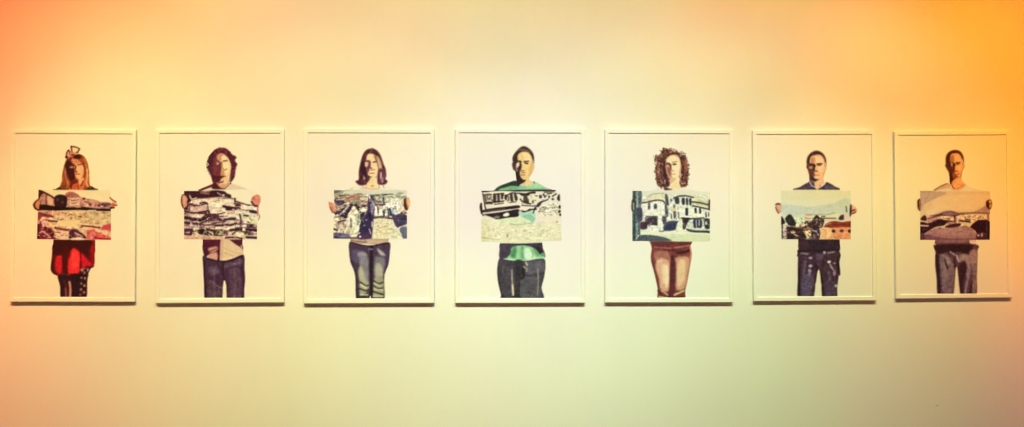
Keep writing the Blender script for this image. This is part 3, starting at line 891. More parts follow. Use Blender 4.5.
ART[7] = dict(paper='fdd792', crops=dict(H=(900,142,S8), P=(900,188,S8), Q=(900,206,S8), L=(880,240,S7)), fig='''
p H f0c894 : 290,432 300,400 340,375 400,355 440,390 500,400 560,360 600,385 680,405 740,415 760,440
p H d89870 : 290,415 320,390 400,355 430,385 350,405
l H 78402c w=8 : 295,412 340,382 410,352
l H e0ac78 w=9 : 420,385 450,405 510,408 555,375
p H 8a4424 : 420,112 500,90 536,140 541,220 528,270 518,305 480,330 440,325 422,250
p H 4c1410 : 392,190 390,140 400,105 430,78 470,68 510,78 535,110 545,155 540,185 530,160 520,120 490,98 450,98 432,115 425,170 410,190
p H 5c1c10 : 386,200 400,185 425,180 435,200 450,250 440,300 460,310 470,320 440,345 425,330 420,270 405,240
p H f09c58 : 430,118 460,98 500,100 522,130 535,180 540,220 530,260 515,290 490,310 475,290 470,230 460,190 435,180
p H f4a864 : 470,120 510,120 525,170 525,230 500,240 480,190
p H b86838 : 432,130 455,115 460,165 430,175
l H 3c100c w=11 : 428,178 455,180 468,195
l H 502010 w=11 : 480,178 510,176
b H 5c2818 : 492,188 11,6
l H d08c70 w=12 : 440,180 442,200
l H 3c100c w=13 : 462,195 458,245
l H 8c3c20 w=9 : 468,250 490,250
l H b04c30 w=9 : 472,278 500,272
p H 8c4020 : 455,270 485,285 500,300 480,318 455,310
p H 3c0c0c : 425,270 445,280 450,310 470,320 445,345 430,370 420,360 422,320
p H ec9450 : 450,330 520,290 525,320 545,350 560,365 520,395 480,405 445,385
p H f4a464 : 480,330 515,320 530,350 490,360
l H 8c3c20 w=9 : 440,345 445,380 465,400
l H c47840 w=7 : 490,400 540,375
l H d88c54 w=9 : 545,185 548,210 540,225
P L 6c3c38 : 400,-14 640,-14 640,30 520,34 402,34
p L 8c5850 : 420,0 620,0 600,20 430,22
P L f0bc90 : 640,-14 680,-14 680,28 640,24
P L 603c3c : 400,30 680,30 692,80 690,150 686,260 680,380 570,380 560,300 548,200 540,210 532,300 524,380 415,380 404,280 392,180 396,80
p L 301418 : 400,36 640,32 660,60 650,110 600,100 560,80 500,100 480,90 420,100 400,90
p L a87868 : 640,80 690,80 688,200 670,230 640,150
p L 907060 : 430,110 480,110 520,170 525,260 510,340 450,350 440,250
l L 806860 w=16 : 438,130 450,250 460,360
p L 7c5850 : 480,190 520,200 520,360 460,370
l L 30141a w=22 : 404,110 412,220 424,375
l L 3c1c20 w=12 : 460,140 480,200
l L b09080 w=10 : 500,85 530,105
l L d8b098 w=10 : 545,110 560,150
l L 3c1c24 w=12 : 530,130 535,190
p L a07868 : 560,110 640,110 640,220 620,260 590,200
p L 38181c : 560,180 600,150 620,200 600,280 590,370 570,375 562,300
l L 8c706c w=14 : 640,200 620,300 605,370
l L 3c181c w=14 : 665,260 648,330 640,378
p L 8c6454 : 660,180 688,180 682,375 660,375
n L a=.16 f=1.2 : 400,40 690,40 680,380 415,380
P L f2cc90 : 540,205 547,205 558,290 568,384 526,384 533,300
''', pic='''
q P e8b47c : 172,25 770,30 766,442 172,442
p P c89878 : 172,25 260,28 400,40 300,90 210,140 172,200
p P f0bc80 : 300,100 500,60 740,60 740,110 640,180 500,190 380,180 260,210
l P b07858 w=8 : 175,30 280,30
p P f0c088 : 230,190 350,180 250,235
p P 70404a : 250,240 320,222 380,200 430,195 480,205 520,218 600,220 640,210 500,240 400,245
p P 94605c : 360,215 430,205 480,225 420,238
p P b88068 : 630,205 690,175 740,145 770,150 770,220 640,220
l P 7c4848 w=10 : 500,215 640,212 760,216
p P f4bc80 : 500,235 640,225 750,230 745,260 640,270 510,270
p P f0b47c : 310,250 350,240 440,245 450,270 350,265
l P b87858 w=8 : 540,250 640,246
n P a=.4 f=.9 : 310,235 760,225 760,285 310,275
x P 7c4440 n=60 l=12 a=.65 : 310,245 440,250 640,235 750,235 745,280 520,290 320,285
x P fcd8a0 n=26 l=10 a=.8 : 310,245 440,250 640,235 750,235 745,270 520,280 320,275
b P f8c88c : 530,255 20,16
p P 3c1420 : 175,270 190,245 210,232 225,250 225,280
l P e8a878 w=10 : 175,287 245,286
p P c0806c : 240,265 310,255 330,280 250,290
l P 60303c w=11 : 240,260 300,245 350,225
p P 2c0c18 : 172,295 240,300 300,280 330,265 390,275 440,280 470,290 400,300 370,320 300,335 230,375 172,400
l P d89878 w=11 : 175,318 240,322
l P f0b080 w=6 : 178,322 235,327
p P 3c1820 : 400,320 470,300 520,305 500,330 430,342 390,335
b P c07868 : 430,296 30,9
l P 602838 w=14 : 465,235 470,290
l P f0c8a8 w=7 : 490,245 492,300
l P 30101c w=14 : 520,280 570,285 600,290
l P 4c2020 w=9 : 560,265 600,275
b P f8d8b0 : 532,315 9,10
b P f8cc98 : 612,285 10,9
p P 2c0c18 : 600,330 640,290 680,272 768,288 766,442 740,430 720,385 660,390 640,365 610,345
l P 5c3c34 w=6 : 740,290 740,420
l P 8c4438 w=12 : 750,225 752,265
p P a87064 : 230,380 320,340 400,345 500,335 560,320 610,345 640,380 660,400 640,442 200,442
p P b88070 a=.8 : 330,360 500,345 600,360 560,400 350,400
p P 7c4448 : 172,400 260,400 400,430 640,430 640,442 172,442
p P 5c3038 : 172,395 200,385 215,442 172,442
p P 4c2028 : 655,390 720,385 740,442 660,442
x P 5c3038 n=30 l=18 a=.6 : 180,270 400,280 470,330 240,370 180,390
x P 8c5850 n=34 l=50 a=.4 : 260,370 420,350 600,345 640,430 220,430
b P c89080 : 698,400 9,14
b P e0a888 : 668,405 8,8
''', hand='''
p P 3c1410 : 174,100 150,104 148,140 154,178 172,190
l P c07048 w=9 : 168,112 170,175
l P 7c3820 w=7 : 160,135 176,135
p P 38100c : 738,112 760,100 778,104 784,140 776,170 758,180 738,160 734,135
p P e09050 : 756,110 776,108 782,140 774,165 760,165 764,140
l P 50180c w=6 : 758,135 780,132
''', m='''
printed_hair H : 382,196 382,138 393,100 426,70 470,60 514,70 542,104 554,155 546,192 525,130 490,104 440,106 430,180
printed_face H : 378,200 428,180 432,118 460,98 502,98 525,128 537,180 554,182 555,215 542,232 532,262 528,310 550,350 562,366 524,398 480,408 445,388 425,350 420,290 400,245
printed_shirt H : 284,436 296,396 338,370 406,350 442,390 480,410 522,400 562,360 604,384 684,402 750,420 760,440
printed_shirt L : 394,-14 684,-14 684,32 394,36
printed_trousers L : 392,32 684,30 698,80 696,150 692,260 686,381.5 564,381.5 554,300 545,220 542,220 537,300 528,381.5 410,381.5 398,280 386,180 390,80
printed_hand P : 180,94 146,98 140,140 146,184 180,196
printed_hand P : 730,112 758,92 784,98 792,140 782,178 758,188 732,166
picture P : 172,25 770,30 766,442 172,442
''')
# unseen spotlights above the row, multiplied and tinted to make the colour wash: x, aim x, aim height from the row, half angle, watts per channel
AMBIENT = (0.16, 0.072, 0.04)
LAMP_GAIN = 1.0
LAMPS = [
    (2.1, 2.06, 0.55, 32, (83.1, 26.0, 0.0)),
    (1.2, 1.16, 0.9, 32, (57.6, 29.9, 4.4)),
    (-1.5, -1.54, 0.55, 32, (43.6, 14.1, 2.7)),
    (-1.8, -1.84, 0.2, 32, (56.1, 24.2, 7.1)),
    (1.5, 1.46, -1.05, 32, (78.8, 70.7, 35.0)),
    (-2.4, -2.44, 0.9, 32, (74.2, 0.0, 0.0)),
    (-0.0, -0.04, 0.9, 32, (47.9, 13.9, 0.0)),
    (-0.6, -0.64, -1.05, 32, (81.5, 55.1, 25.9)),
    (-0.9, -0.94, 0.9, 32, (26.0, 23.4, 6.5)),
    (-1.2, -1.24, 0.9, 32, (40.0, 10.1, 3.1)),
    (-0.6, -0.64, -0.2, 32, (34.7, 36.3, 14.9)),
    (-0.6, -0.64, 0.9, 32, (25.0, 11.6, 3.9)),
    (0.9, 0.86, -0.2, 32, (29.6, 39.9, 10.3)),
    (0.9, 0.86, -1.05, 32, (40.3, 39.1, 25.3)),
    (-0.0, -0.04, -0.6, 32, (21.0, 36.4, 30.6)),
    (-2.7, -2.74, -0.6, 32, (161.1, 0.0, 8.8)),
    (2.1, 2.06, -1.05, 32, (34.8, 43.3, 5.1)),
    (0.3, 0.26, 0.55, 32, (7.0, 5.5, 12.4)),
    (0.9, 0.86, 0.55, 32, (19.6, 11.4, 3.6)),
    (-1.8, -1.84, -1.05, 25, (43.8, 41.7, 7.8)),
    (1.5, 1.46, 0.2, 32, (2.8, 18.3, 12.8)),
    (0.3, 0.26, -0.6, 32, (34.8, 18.1, 20.2)),
    (-1.5, -1.54, -0.6, 32, (0.0, 34.8, 18.0)),
    (-1.8, -1.84, -1.05, 32, (61.2, 15.4, 2.4)),
    (-1.8, -1.84, -1.05, 18, (64.7, 11.4, 1.3)),
    (0.3, 0.26, 0.9, 32, (8.3, 24.0, 0.0)),
    (2.7, 2.66, -0.2, 18, (70.3, 0.0, 0.0)),
    (0.6, 0.56, 0.55, 32, (6.5, 4.8, 10.4)),
    (1.8, 1.76, 0.55, 32, (19.3, 0.0, 0.5)),
    (0.3, 0.26, -1.05, 18, (29.4, 49.5, 12.2)),
    (-0.3, -0.34, 0.55, 32, (0.0, 9.2, 7.5)),
    (0.3, 0.26, -0.2, 32, (8.4, 17.5, 10.0)),
    (-0.9, -0.94, -1.05, 18, (30.8, 27.0, 0.0)),
    (2.4, 2.36, 0.2, 32, (22.6, 0.7, 0.0)),
    (-0.6, -0.64, -1.05, 25, (35.6, 18.4, 16.1)),
    (-1.5, -1.54, -0.2, 32, (0.0, 18.4, 7.6)),
    (-0.6, -0.64, 0.55, 32, (3.8, 6.5, 7.9)),
    (2.7, 2.66, -0.2, 25, (6.8, 0.0, 0.0)),
    (-0.6, -0.64, -1.05, 18, (29.8, 36.3, 0.0)),
    (-0.0, -0.04, 0.55, 32, (0.0, 7.5, 4.8)),
    (-1.2, -1.24, -0.2, 32, (25.4, 13.3, 7.4)),
    (-0.0, -0.04, -1.05, 18, (8.6, 34.5, 12.4)),
    (2.7, 2.66, 0.55, 32, (16.2, 0.0, 0.0)),
    (-0.3, -0.34, -1.05, 18, (8.9, 42.4, 0.0)),
    (0.9, 0.86, -1.05, 18, (0.0, 39.2, 0.0)),
    (0.9, 0.86, -1.05, 25, (11.3, 18.0, 16.6)),
    (-1.2, -1.24, 0.2, 32, (2.6, 8.3, 5.0)),
    (2.1, 2.06, 0.2, 32, (0.0, 17.7, 0.3)),
    (0.3, 0.26, -1.05, 25, (23.7, 10.7, 18.8)),
    (2.7, 2.66, 0.2, 25, (48.7, 3.8, 0.0)),
    (-0.0, -0.04, -1.05, 25, (15.3, 12.3, 20.9)),
    (-0.3, -0.34, -0.2, 32, (19.3, 12.1, 1.6)),
    (0.6, 0.56, -0.2, 32, (8.1, 7.6, 9.6)),
    (0.3, 0.26, 0.2, 32, (11.7, 6.9, 2.1)),
    (-0.9, -0.94, -1.05, 32, (2.1, 0.0, 11.3)),
    (-1.2, -1.24, -1.05, 25, (28.4, 8.2, 5.7)),
    (-0.0, -0.04, 0.2, 32, (0.7, 1.6, 8.2)),
    (3.0, 2.96, 0.2, 25, (39.9, 40.2, 0.0)),
    (-1.5, -1.54, -1.05, 32, (0.0, 15.3, 8.7)),
    (0.6, 0.56, -1.05, 18, (6.7, 21.7, 0.0)),
    (0.9, 0.86, 0.2, 32, (0.0, 2.3, 6.6)),
    (2.1, 2.06, -1.05, 18, (23.0, 0.0, 13.8)),
    (0.6, 0.56, -1.05, 32, (15.1, 17.3, 6.7)),
    (1.2, 1.16, -1.05, 32, (9.1, 0.0, 10.3)),
    (2.7, 2.66, -1.05, 18, (0.0, 0.0, 22.2)),
]

# ------------------------------------------------------------------ camera
def camera_axes():
    p, y, r = (math.radians(a) for a in (0.49126935, 1.83434684, -0.08342575))
    cy, sy = math.cos(y), math.sin(y)
    Rz = np.array([[cy, -sy, 0], [sy, cy, 0], [0, 0, 1]])
    c, s = math.cos(p), math.sin(p)
    Rx = np.array([[1, 0, 0], [0, c, s], [0, -s, c]])
    right, fwd, up = Rx @ Rz
    c, s = math.cos(r), math.sin(r)
    return c * right + s * up, -s * right + c * up, fwd
RT, UP, FW = camera_axes()
cd = bpy.data.cameras.new('camera')
cd.sensor_width = 36.0
cd.lens = FOCAL / 1024 * 36.0
cam = bpy.data.objects.new('camera', cd)
COL.objects.link(cam)
M = Matrix.Identity(4)
for i in range(3):
    M[i][0], M[i][1], M[i][2] = RT[i], UP[i], -FW[i]
M[0][3], M[1][3], M[2][3] = 0.0, -DIST, EYE
cam.matrix_world = M
scene.camera = cam

def on_plane(P, yp):
    """where the photo's points P (N,2) lie on the upright plane y = yp: columns x, z"""
    P = np.asarray(P, float)
    d = RT[None] * ((P[:, 0] - 512) / FOCAL)[:, None] + UP[None] * ((213.5 - P[:, 1]) / FOCAL)[:, None] + FW[None]
    t = (yp + DIST) / d[:, 1]
    return np.stack([d[:, 0] * t, EYE + d[:, 2] * t], 1)

# ------------------------------------------------------------------ materials
def lin(c):
    c = np.asarray(c, float) / 255.0
    return np.where(c <= 0.04045, c / 12.92, ((c + 0.055) / 1.055) ** 2.4)

def material(name, color, rough=0.6, spec=0.2, attr=None, bump=None, mottle=0.0):
    m = bpy.data.materials.new(name)
    m.use_nodes = True
    nt = m.node_tree
    b = nt.nodes['Principled BSDF']
    b.inputs['Roughness'].default_value = rough
    b.inputs['Specular IOR Level'].default_value = spec
    b.inputs['Base Color'].default_value = (*color, 1)
    tc = nt.nodes.new('ShaderNodeTexCoord')
    if attr:
        a = nt.nodes.new('ShaderNodeAttribute')
        a.attribute_name = attr
        nt.links.new(a.outputs['Color'], b.inputs['Base Color'])
    elif mottle:
        n = nt.nodes.new('ShaderNodeTexNoise')
        n.inputs['Scale'].default_value = 3.0
        n.inputs['Detail'].default_value = 4.0
        r = nt.nodes.new('ShaderNodeValToRGB')
        lo = [c * (1 - mottle) for c in color]
        hi = [min(1, c * (1 + mottle)) for c in color]
        r.color_ramp.elements[0].position, r.color_ramp.elements[1].position = 0.3, 0.7
        r.color_ramp.elements[0].color = (*lo, 1)
        r.color_ramp.elements[1].color = (*hi, 1)
        nt.links.new(tc.outputs['Object'], n.inputs['Vector'])
        nt.links.new(n.outputs['Fac'], r.inputs['Fac'])
        nt.links.new(r.outputs['Color'], b.inputs['Base Color'])
    if bump:
        n = nt.nodes.new('ShaderNodeTexNoise')
        n.inputs['Scale'].default_value = bump[0]
        n.inputs['Detail'].default_value = 3.0
        u = nt.nodes.new('ShaderNodeBump')
        u.inputs['Strength'].default_value = bump[1]
        u.inputs['Distance'].default_value = bump[2]
        nt.links.new(tc.outputs['Object'], n.inputs['Vector'])
        nt.links.new(n.outputs['Fac'], u.inputs['Height'])
        nt.links.new(u.outputs['Normal'], b.inputs['Normal'])
    return m
M_WALL = material('painted_plaster', (0.80, 0.80, 0.80), 0.85, 0.1, bump=(90, 0.10, 0.002), mottle=0.015)
M_FRAME = material('white_lacquered_wood', (0.84, 0.84, 0.83), 0.5, 0.25, bump=(60, 0.05, 0.001), mottle=0.01)
SHEET = (0.808, 0.803, 0.84)
M_PAPER = material('photo_paper', SHEET, 0.6, 0.15, mottle=0.004)
M_INK = material('printed_ink', (0.5, 0.5, 0.5), 0.6, 0.15, attr='ink')
M_SCUFF = material('chipped_plaster', (0.62, 0.60, 0.56), 0.9, 0.05, mottle=0.05)

# ------------------------------------------------------------------ drawing the prints
def smooth_loop(P, closed=True, n=5):
    P = np.asarray(P, float)
    N = len(P)
    out = []
    for i in range(N if closed else N - 1):
        if closed:
            a, b, c, d = P[(i - 1) % N], P[i], P[(i + 1) % N], P[(i + 2) % N]
        else:
            a, b, c, d = P[max(i - 1, 0)], P[i], P[i + 1], P[min(i + 2, N - 1)]
        for k in range(n):
            t = k / n
            out.append(0.5 * (2 * b + (c - a) * t + (2 * a - 5 * b + 4 * c - d) * t * t + (3 * b - a - 3 * c + d) * t ** 3))
    if not closed:
        out.append(P[-1])
    return np.array(out)

def seg_dist(X, A, B):
    d = B - A
    L = max(float(d @ d), 1e-12)
    t = np.clip(((X - A) @ d) / L, 0, 1)
    q = X - A - t[:, None] * d
    return np.einsum('ij,ij->i', q, q)

def poly_sd(X, V):
    """signed distance to a closed outline, negative inside"""
    best = np.full(len(X), 1e9)
    ins = np.zeros(len(X), bool)
    for i in range(len(V)):
        A, B = V[i - 1], V[i]
        best = np.minimum(best, seg_dist(X, A, B))
        if A[1] != B[1]:
            cond = (A[1] > X[:, 1]) != (B[1] > X[:, 1])
            xi = A[0] + (X[:, 1] - A[1]) / (B[1] - A[1]) * (B[0] - A[0])
            ins ^= cond & (X[:, 0] < xi)
    d = np.sqrt(best)
    return np.where(ins, -d, d)

def grain(X, cell, seed):
    g = X / cell
    i = np.floor(g).astype(int)
    f = g - i
    f = f * f * (3 - 2 * f)
    def h(a, b):
        v = np.sin(a * 127.1 + b * 311.7 + seed * 74.7) * 43758.5453
        return v - np.floor(v)
    x0, y0 = i[:, 0], i[:, 1]
    return (h(x0, y0) * (1 - f[:, 0]) + h(x0 + 1, y0) * f[:, 0]) * (1 - f[:, 1]) + \
           (h(x0, y0 + 1) * (1 - f[:, 0]) + h(x0 + 1, y0 + 1) * f[:, 0]) * f[:, 1]

def hexcol(h):
    return np.array([int(h[i:i + 2], 16) for i in (0, 2, 4)], float)

def houses(box, opt, s):
    """rows of small pale houses with dark roofs, as on a hillside"""
    rnd = random.Random(11)
    (x0, y0), (x1, y1) = box
    pale = [(250, 228, 186), (240, 212, 168), (228, 186, 156), (206, 158, 138), (246, 220, 176)]
    dark = [(84, 40, 52), (58, 28, 40), (112, 70, 70), (72, 52, 46)]
    out, y = [], y0
    r, w = opt['r'] / s, opt['w'] / s
    while y < y1:
        x = x0 - rnd.random() * w
        while x < x1:
            ww = w * rnd.uniform(0.5, 1.5)
            yy = y + rnd.uniform(-0.3, 0.3) * r
            a, b_ = max(x, x0), min(x + ww, x1)
            if b_ - a > 0.8:
                c = np.array(rnd.choice(pale if rnd.random() < 0.72 else dark), float)
                q = np.array([(a, yy), (b_, yy + rnd.uniform(-.5, .5)), (b_, yy + r), (a, yy + r)])
                out.append(('q', {'s': 0.6}, c, q, s))
                if rnd.random() < 0.75:
                    t = rnd.uniform(-.7, .7)
                    out.append(('l', {'w': rnd.uniform(5, 13), 'a': rnd.uniform(.6, 1)}, np.array(rnd.choice(dark), float),
                                np.array([(a, yy + t), ((a + b_) / 2, yy - rnd.uniform(0, .6)), (b_, yy - t)]), s))
                for _ in range(rnd.randint(0, 3)):
                    px = rnd.uniform(a, b_)
                    out.append(('l', {'w': 5, 'a': rnd.uniform(.3, .9)}, np.array(rnd.choice(dark), float),
                                np.array([(px, yy + r * .4), (px, yy + r * .8)]), s))
            x += ww
        y += r
    return out

def curls(outline, n, s):
    """short bent locks scattered over a head of curly hair"""
    rnd = random.Random(5)
    tones = [(58, 34, 32), (74, 40, 36), (120, 72, 54), (168, 116, 92), (92, 52, 44), (64, 32, 46), (196, 152, 126)]
    lo, hi = outline.min(0), outline.max(0)
    out = []
    while len(out) < n:
        p = np.array([rnd.uniform(lo[0], hi[0]), rnd.uniform(lo[1], hi[1])])
        if poly_sd(p[None], outline)[0] > 0.25:
            continue
        a, R, sweep = rnd.uniform(0, 6.28), rnd.uniform(.7, 1.5), rnd.uniform(1.6, 3.4)
        arc = np.array([p + R * np.array([math.cos(a + sweep * t), math.sin(a + sweep * t)]) for t in (0, .33, .66, 1)])
        out.append(('l', {'w': rnd.uniform(4, 8), 's': .5}, np.array(rnd.choice(tones), float), arc, s))
    return out

def strands(outline, opt, colr, s):
    """long fine locks hanging through a head of straight or shaggy hair"""
    rnd = random.Random(8)
    lo, hi = outline.min(0), outline.max(0)
    L = opt.get('l', 60) / s
    out = []
    while len(out) < int(opt['n']):
        p = np.array([rnd.uniform(lo[0], hi[0]), rnd.uniform(lo[1], hi[1])])
        if poly_sd(p[None], outline)[0] > -0.1:
            continue
        lean = (p[0] - (lo[0] + hi[0]) / 2) / (hi[0] - lo[0]) * 0.8 + rnd.uniform(-.25, .25)
        q = np.array([p + np.array([lean * t + opt.get('wave', 0) * rnd.uniform(-1, 1), t]) * L * 1.0 for t in (-.5, -.15, .2, .5)])
        out.append(('l', {'w': rnd.uniform(4, 8), 's': .6, 'a': rnd.uniform(.3, .8)}, np.clip(colr * rnd.choice([.45, .6, 1.0, 1.35, 1.7]), 0, 255), q, s))
    return out

def flecks(outline, opt, colr, s):
    """small broken marks, mostly level, that break up a surface"""
    rnd = random.Random(int(colr.sum()) + int(opt['n']))
    lo, hi = outline.min(0), outline.max(0)
    out = []
    while len(out) < int(opt['n']):
        p = np.array([rnd.uniform(lo[0], hi[0]), rnd.uniform(lo[1], hi[1])])
        if poly_sd(p[None], outline)[0] > -0.2:
            continue
        L = opt['l'] / s * rnd.uniform(.35, 1.2) / 2
        t = rnd.gauss(0, .35) + (1.57 if rnd.random() < .2 else 0)
        d = np.array([math.cos(t), math.sin(t)]) * L
        out.append(('l', {'w': rnd.uniform(4, 10), 's': .55, 'a': opt['a'] * rnd.uniform(.4, 1.2)}, np.clip(colr * rnd.uniform(.8, 1.2), 0, 255),
                    np.array([p - d, p + np.array([0, rnd.uniform(-.3, .3)]), p + d]), s))
    return out

def parse(text, crops):
    out = []
    for line in text.strip().splitlines():
        head, _, tail = line.partition(':')
        tok = head.split()
        if not tok:
            continue
        cmd, crop = tok[0], tok[1]
        opt, colr = {}, None
        for t in tok[2:]:
            if '=' in t:
                k, v = t.split('=')
                opt[k] = float(v)
            else:
                colr = hexcol(t)
        x0, y0, s = crops[crop]
        raw = np.array([[float(v) for v in q.split(',')] for q in tail.split()])
        if crop == 'L':         # the figures run on below the edge of the sheet
            raw = np.where((raw[:, 1:2] >= 368) & (np.arange(2) == 1) & (cmd != 'b'), raw + 18, raw)
        pts = raw / s + np.array([x0, y0]) if cmd != 'b' else raw
        if cmd == 'b':
            pts = np.array([raw[0] / s + np.array([x0, y0]), raw[1] / s])
        if cmd == 'h':
            out += houses(pts, opt, s)
        elif cmd == 'c':
            out += curls(pts, int(opt['n']), s)
        elif cmd == 'x':
            out += flecks(pts, opt, colr, s)
        elif cmd == 'v':
            out += strands(pts, opt, colr, s)
        else:
            if cmd == 'l' and crop == 'L':
                opt.setdefault('s', 1.1)
            if cmd == 'p' and 's' not in opt:
                opt['s'] = {'L': 1.7, 'H': 1.05}.get(crop, 0.85)
            out.append(('p' if cmd == 'P' else cmd, opt, colr, pts, s))
    return out

SOFT = 0.8
def paint(X, cmds, paper):
    C = np.tile(paper, (len(X), 1))
    for k, (cmd, opt, colr, pts, s) in enumerate(cmds):
        pad = 1.2
        if cmd == 'b':
            lo, hi = pts[0] - pts[1] - pad, pts[0] + pts[1] + pad
        else:
            w = opt.get('w', 0) / s / 2 + pad
            lo, hi = pts.min(0) - w - 1, pts.max(0) + w + 1
        idx = np.nonzero((X[:, 0] > lo[0]) & (X[:, 0] < hi[0]) & (X[:, 1] > lo[1]) & (X[:, 1] < hi[1]))[0]
        if not len(idx):
            continue
        Y = X[idx]
        soft = opt.get('s', SOFT)
        if cmd in 'pqn':
            d = poly_sd(Y, smooth_loop(pts, True, 4) if cmd == 'p' else pts)
        elif cmd == 'l':
            V = smooth_loop(pts, False, 4)
            d2 = np.full(len(Y), 1e9)
            for i in range(len(V) - 1):
                d2 = np.minimum(d2, seg_dist(Y, V[i], V[i + 1]))
            d = np.sqrt(d2) - opt['w'] / s / 2
        else:
            q = (Y - pts[0]) / pts[1]
            d = (np.sqrt((q * q).sum(1)) - 1) * float(pts[1].min())
        a = np.clip(0.5 - d / (2 * soft), 0, 1)
        a = a * a * (3 - 2 * a)
        if cmd == 'n':
            f = opt.get('f', 1.0)
            g = (grain(Y, f, k) - 0.5) * 1.2 + (grain(Y * np.array([0.6, 1.3]), f * 1.9, k + 9) - 0.5) * 0.9
            C[idx] = np.clip(C[idx] * (1 + (a * opt.get('a', 0.2) * g)[:, None]), 0, 255)
        else:
            a = (a * opt.get('a', 1.0))[:, None]
            C[idx] = C[idx] * (1 - a) + colr * a
    # the uneven tone of a printed photograph, leaving the blank backdrop clean
    inked = np.clip(np.abs(C - paper).max(1) / 60.0, 0, 1) * (1.0 - 0.78 * np.clip((C.mean(1) - 50) / 120, 0, 1))
    t = (grain(X, 0.9, 3) - 0.5) * 0.14 + (grain(X + 7.3, 1.9, 4) - 0.5) * 0.30 + (grain(X + 3.1, 4.3, 5) - 0.5) * 0.22
    return np.clip(C * (1 + (inked * t)[:, None]), 0, 255)

def resample(V, step):
    out = []
    for i in range(len(V)):
        A, B = V[i], V[(i + 1) % len(V)]
        n = max(1, int(round(np.linalg.norm(B - A) / step)))
        for k in range(n):
            out.append(A + (B - A) * k / n)
    return np.array(out)

def fill(outline, step):
    """triangles inside one outline, with points close enough together to carry the ink"""
    B = resample(outline, step)
    lo, hi = B.min(0), B.max(0)
    gx, gy = np.meshgrid(np.arange(lo[0] + step * .37, hi[0], step), np.arange(lo[1] + step * .41, hi[1], step))
    G = np.stack([gx.ravel(), gy.ravel()], 1)
    G = G[poly_sd(G, outline) < -0.45 * step]
    pts = [Vector(p) for p in np.vstack([B, G])]
    n = len(B)
    r = delaunay_2d_cdt(pts, [(i, (i + 1) % n) for i in range(n)], [], 1, 1e-6)
    return np.array([tuple(v) for v in r[0]]), [tuple(f) for f in r[2]]

# ------------------------------------------------------------------ objects
def link(name, verts, faces, mat, parent=None, smooth=False):
    me = bpy.data.meshes.new(name)
    me.from_pydata([tuple(v) for v in verts], [], faces)
    me.materials.append(mat)
    me.update()
    o = bpy.data.objects.new(name, me)
    COL.objects.link(o)
    if parent:
        o.parent = parent
    return o

PRINT_Y = -0.0105               # face of the paper
RAIL_Y = -0.0150                # face of the rails
RAIL_W = 0.0165
BEVEL = 0.0012

def frame_mesh(w, h):
    """four mitred rails: outer wall, bevelled face, inner wall down to the backing"""
    prof = [(0.0, -0.0005), (0.0, RAIL_Y + BEVEL), (BEVEL, RAIL_Y), (RAIL_W - BEVEL, RAIL_Y),
            (RAIL_W, RAIL_Y + BEVEL), (RAIL_W, PRINT_Y + 0.0003), (RAIL_W + 0.004, PRINT_Y + 0.0003), (RAIL_W + 0.004, -0.0005)]
    V, F = [], []
    for inset, y in prof:
        a, b = w / 2 - inset, h / 2 - inset
        V += [(-a, y, b), (a, y, b), (a, y, -b), (-a, y, -b)]
    n = len(prof)
    for k in range(n):
        l = (k + 1) % n
        for c in range(4):
            d = (c + 1) % 4
            F.append((k * 4 + c, k * 4 + d, l * 4 + d, l * 4 + c))
    return V, [f[::-1] for f in F]

LABELS = {
 1: 'white framed portrait of a red-haired person in a red dress holding a square picture',
 2: 'white framed portrait of a shaggy-haired person in jeans holding a hillside town picture',
 3: 'white framed portrait of a long-haired person in shiny grey jeans holding a town picture',
 4: 'white framed portrait of a short-haired person in a green shirt holding a building picture',
 5: 'white framed portrait of a curly-haired person in tan trousers holding a house picture',
 6: 'white framed portrait of a person in dark jeans holding a picture with a red roof',
 7: 'white framed portrait of a person in loose trousers holding a picture of a river',
}
PICTURES = {
 1: 'pink-toned picture of a stony square before a row of houses', 2: 'sepia picture of a hillside crowded with houses',
 3: 'picture of a wide street between town buildings', 4: 'picture of a long arcade above pale ground',
 5: 'greenish picture of old white houses', 6: 'colour picture of roofs and trees under a pale sky', 7: 'sepia picture of a river below hills',
}
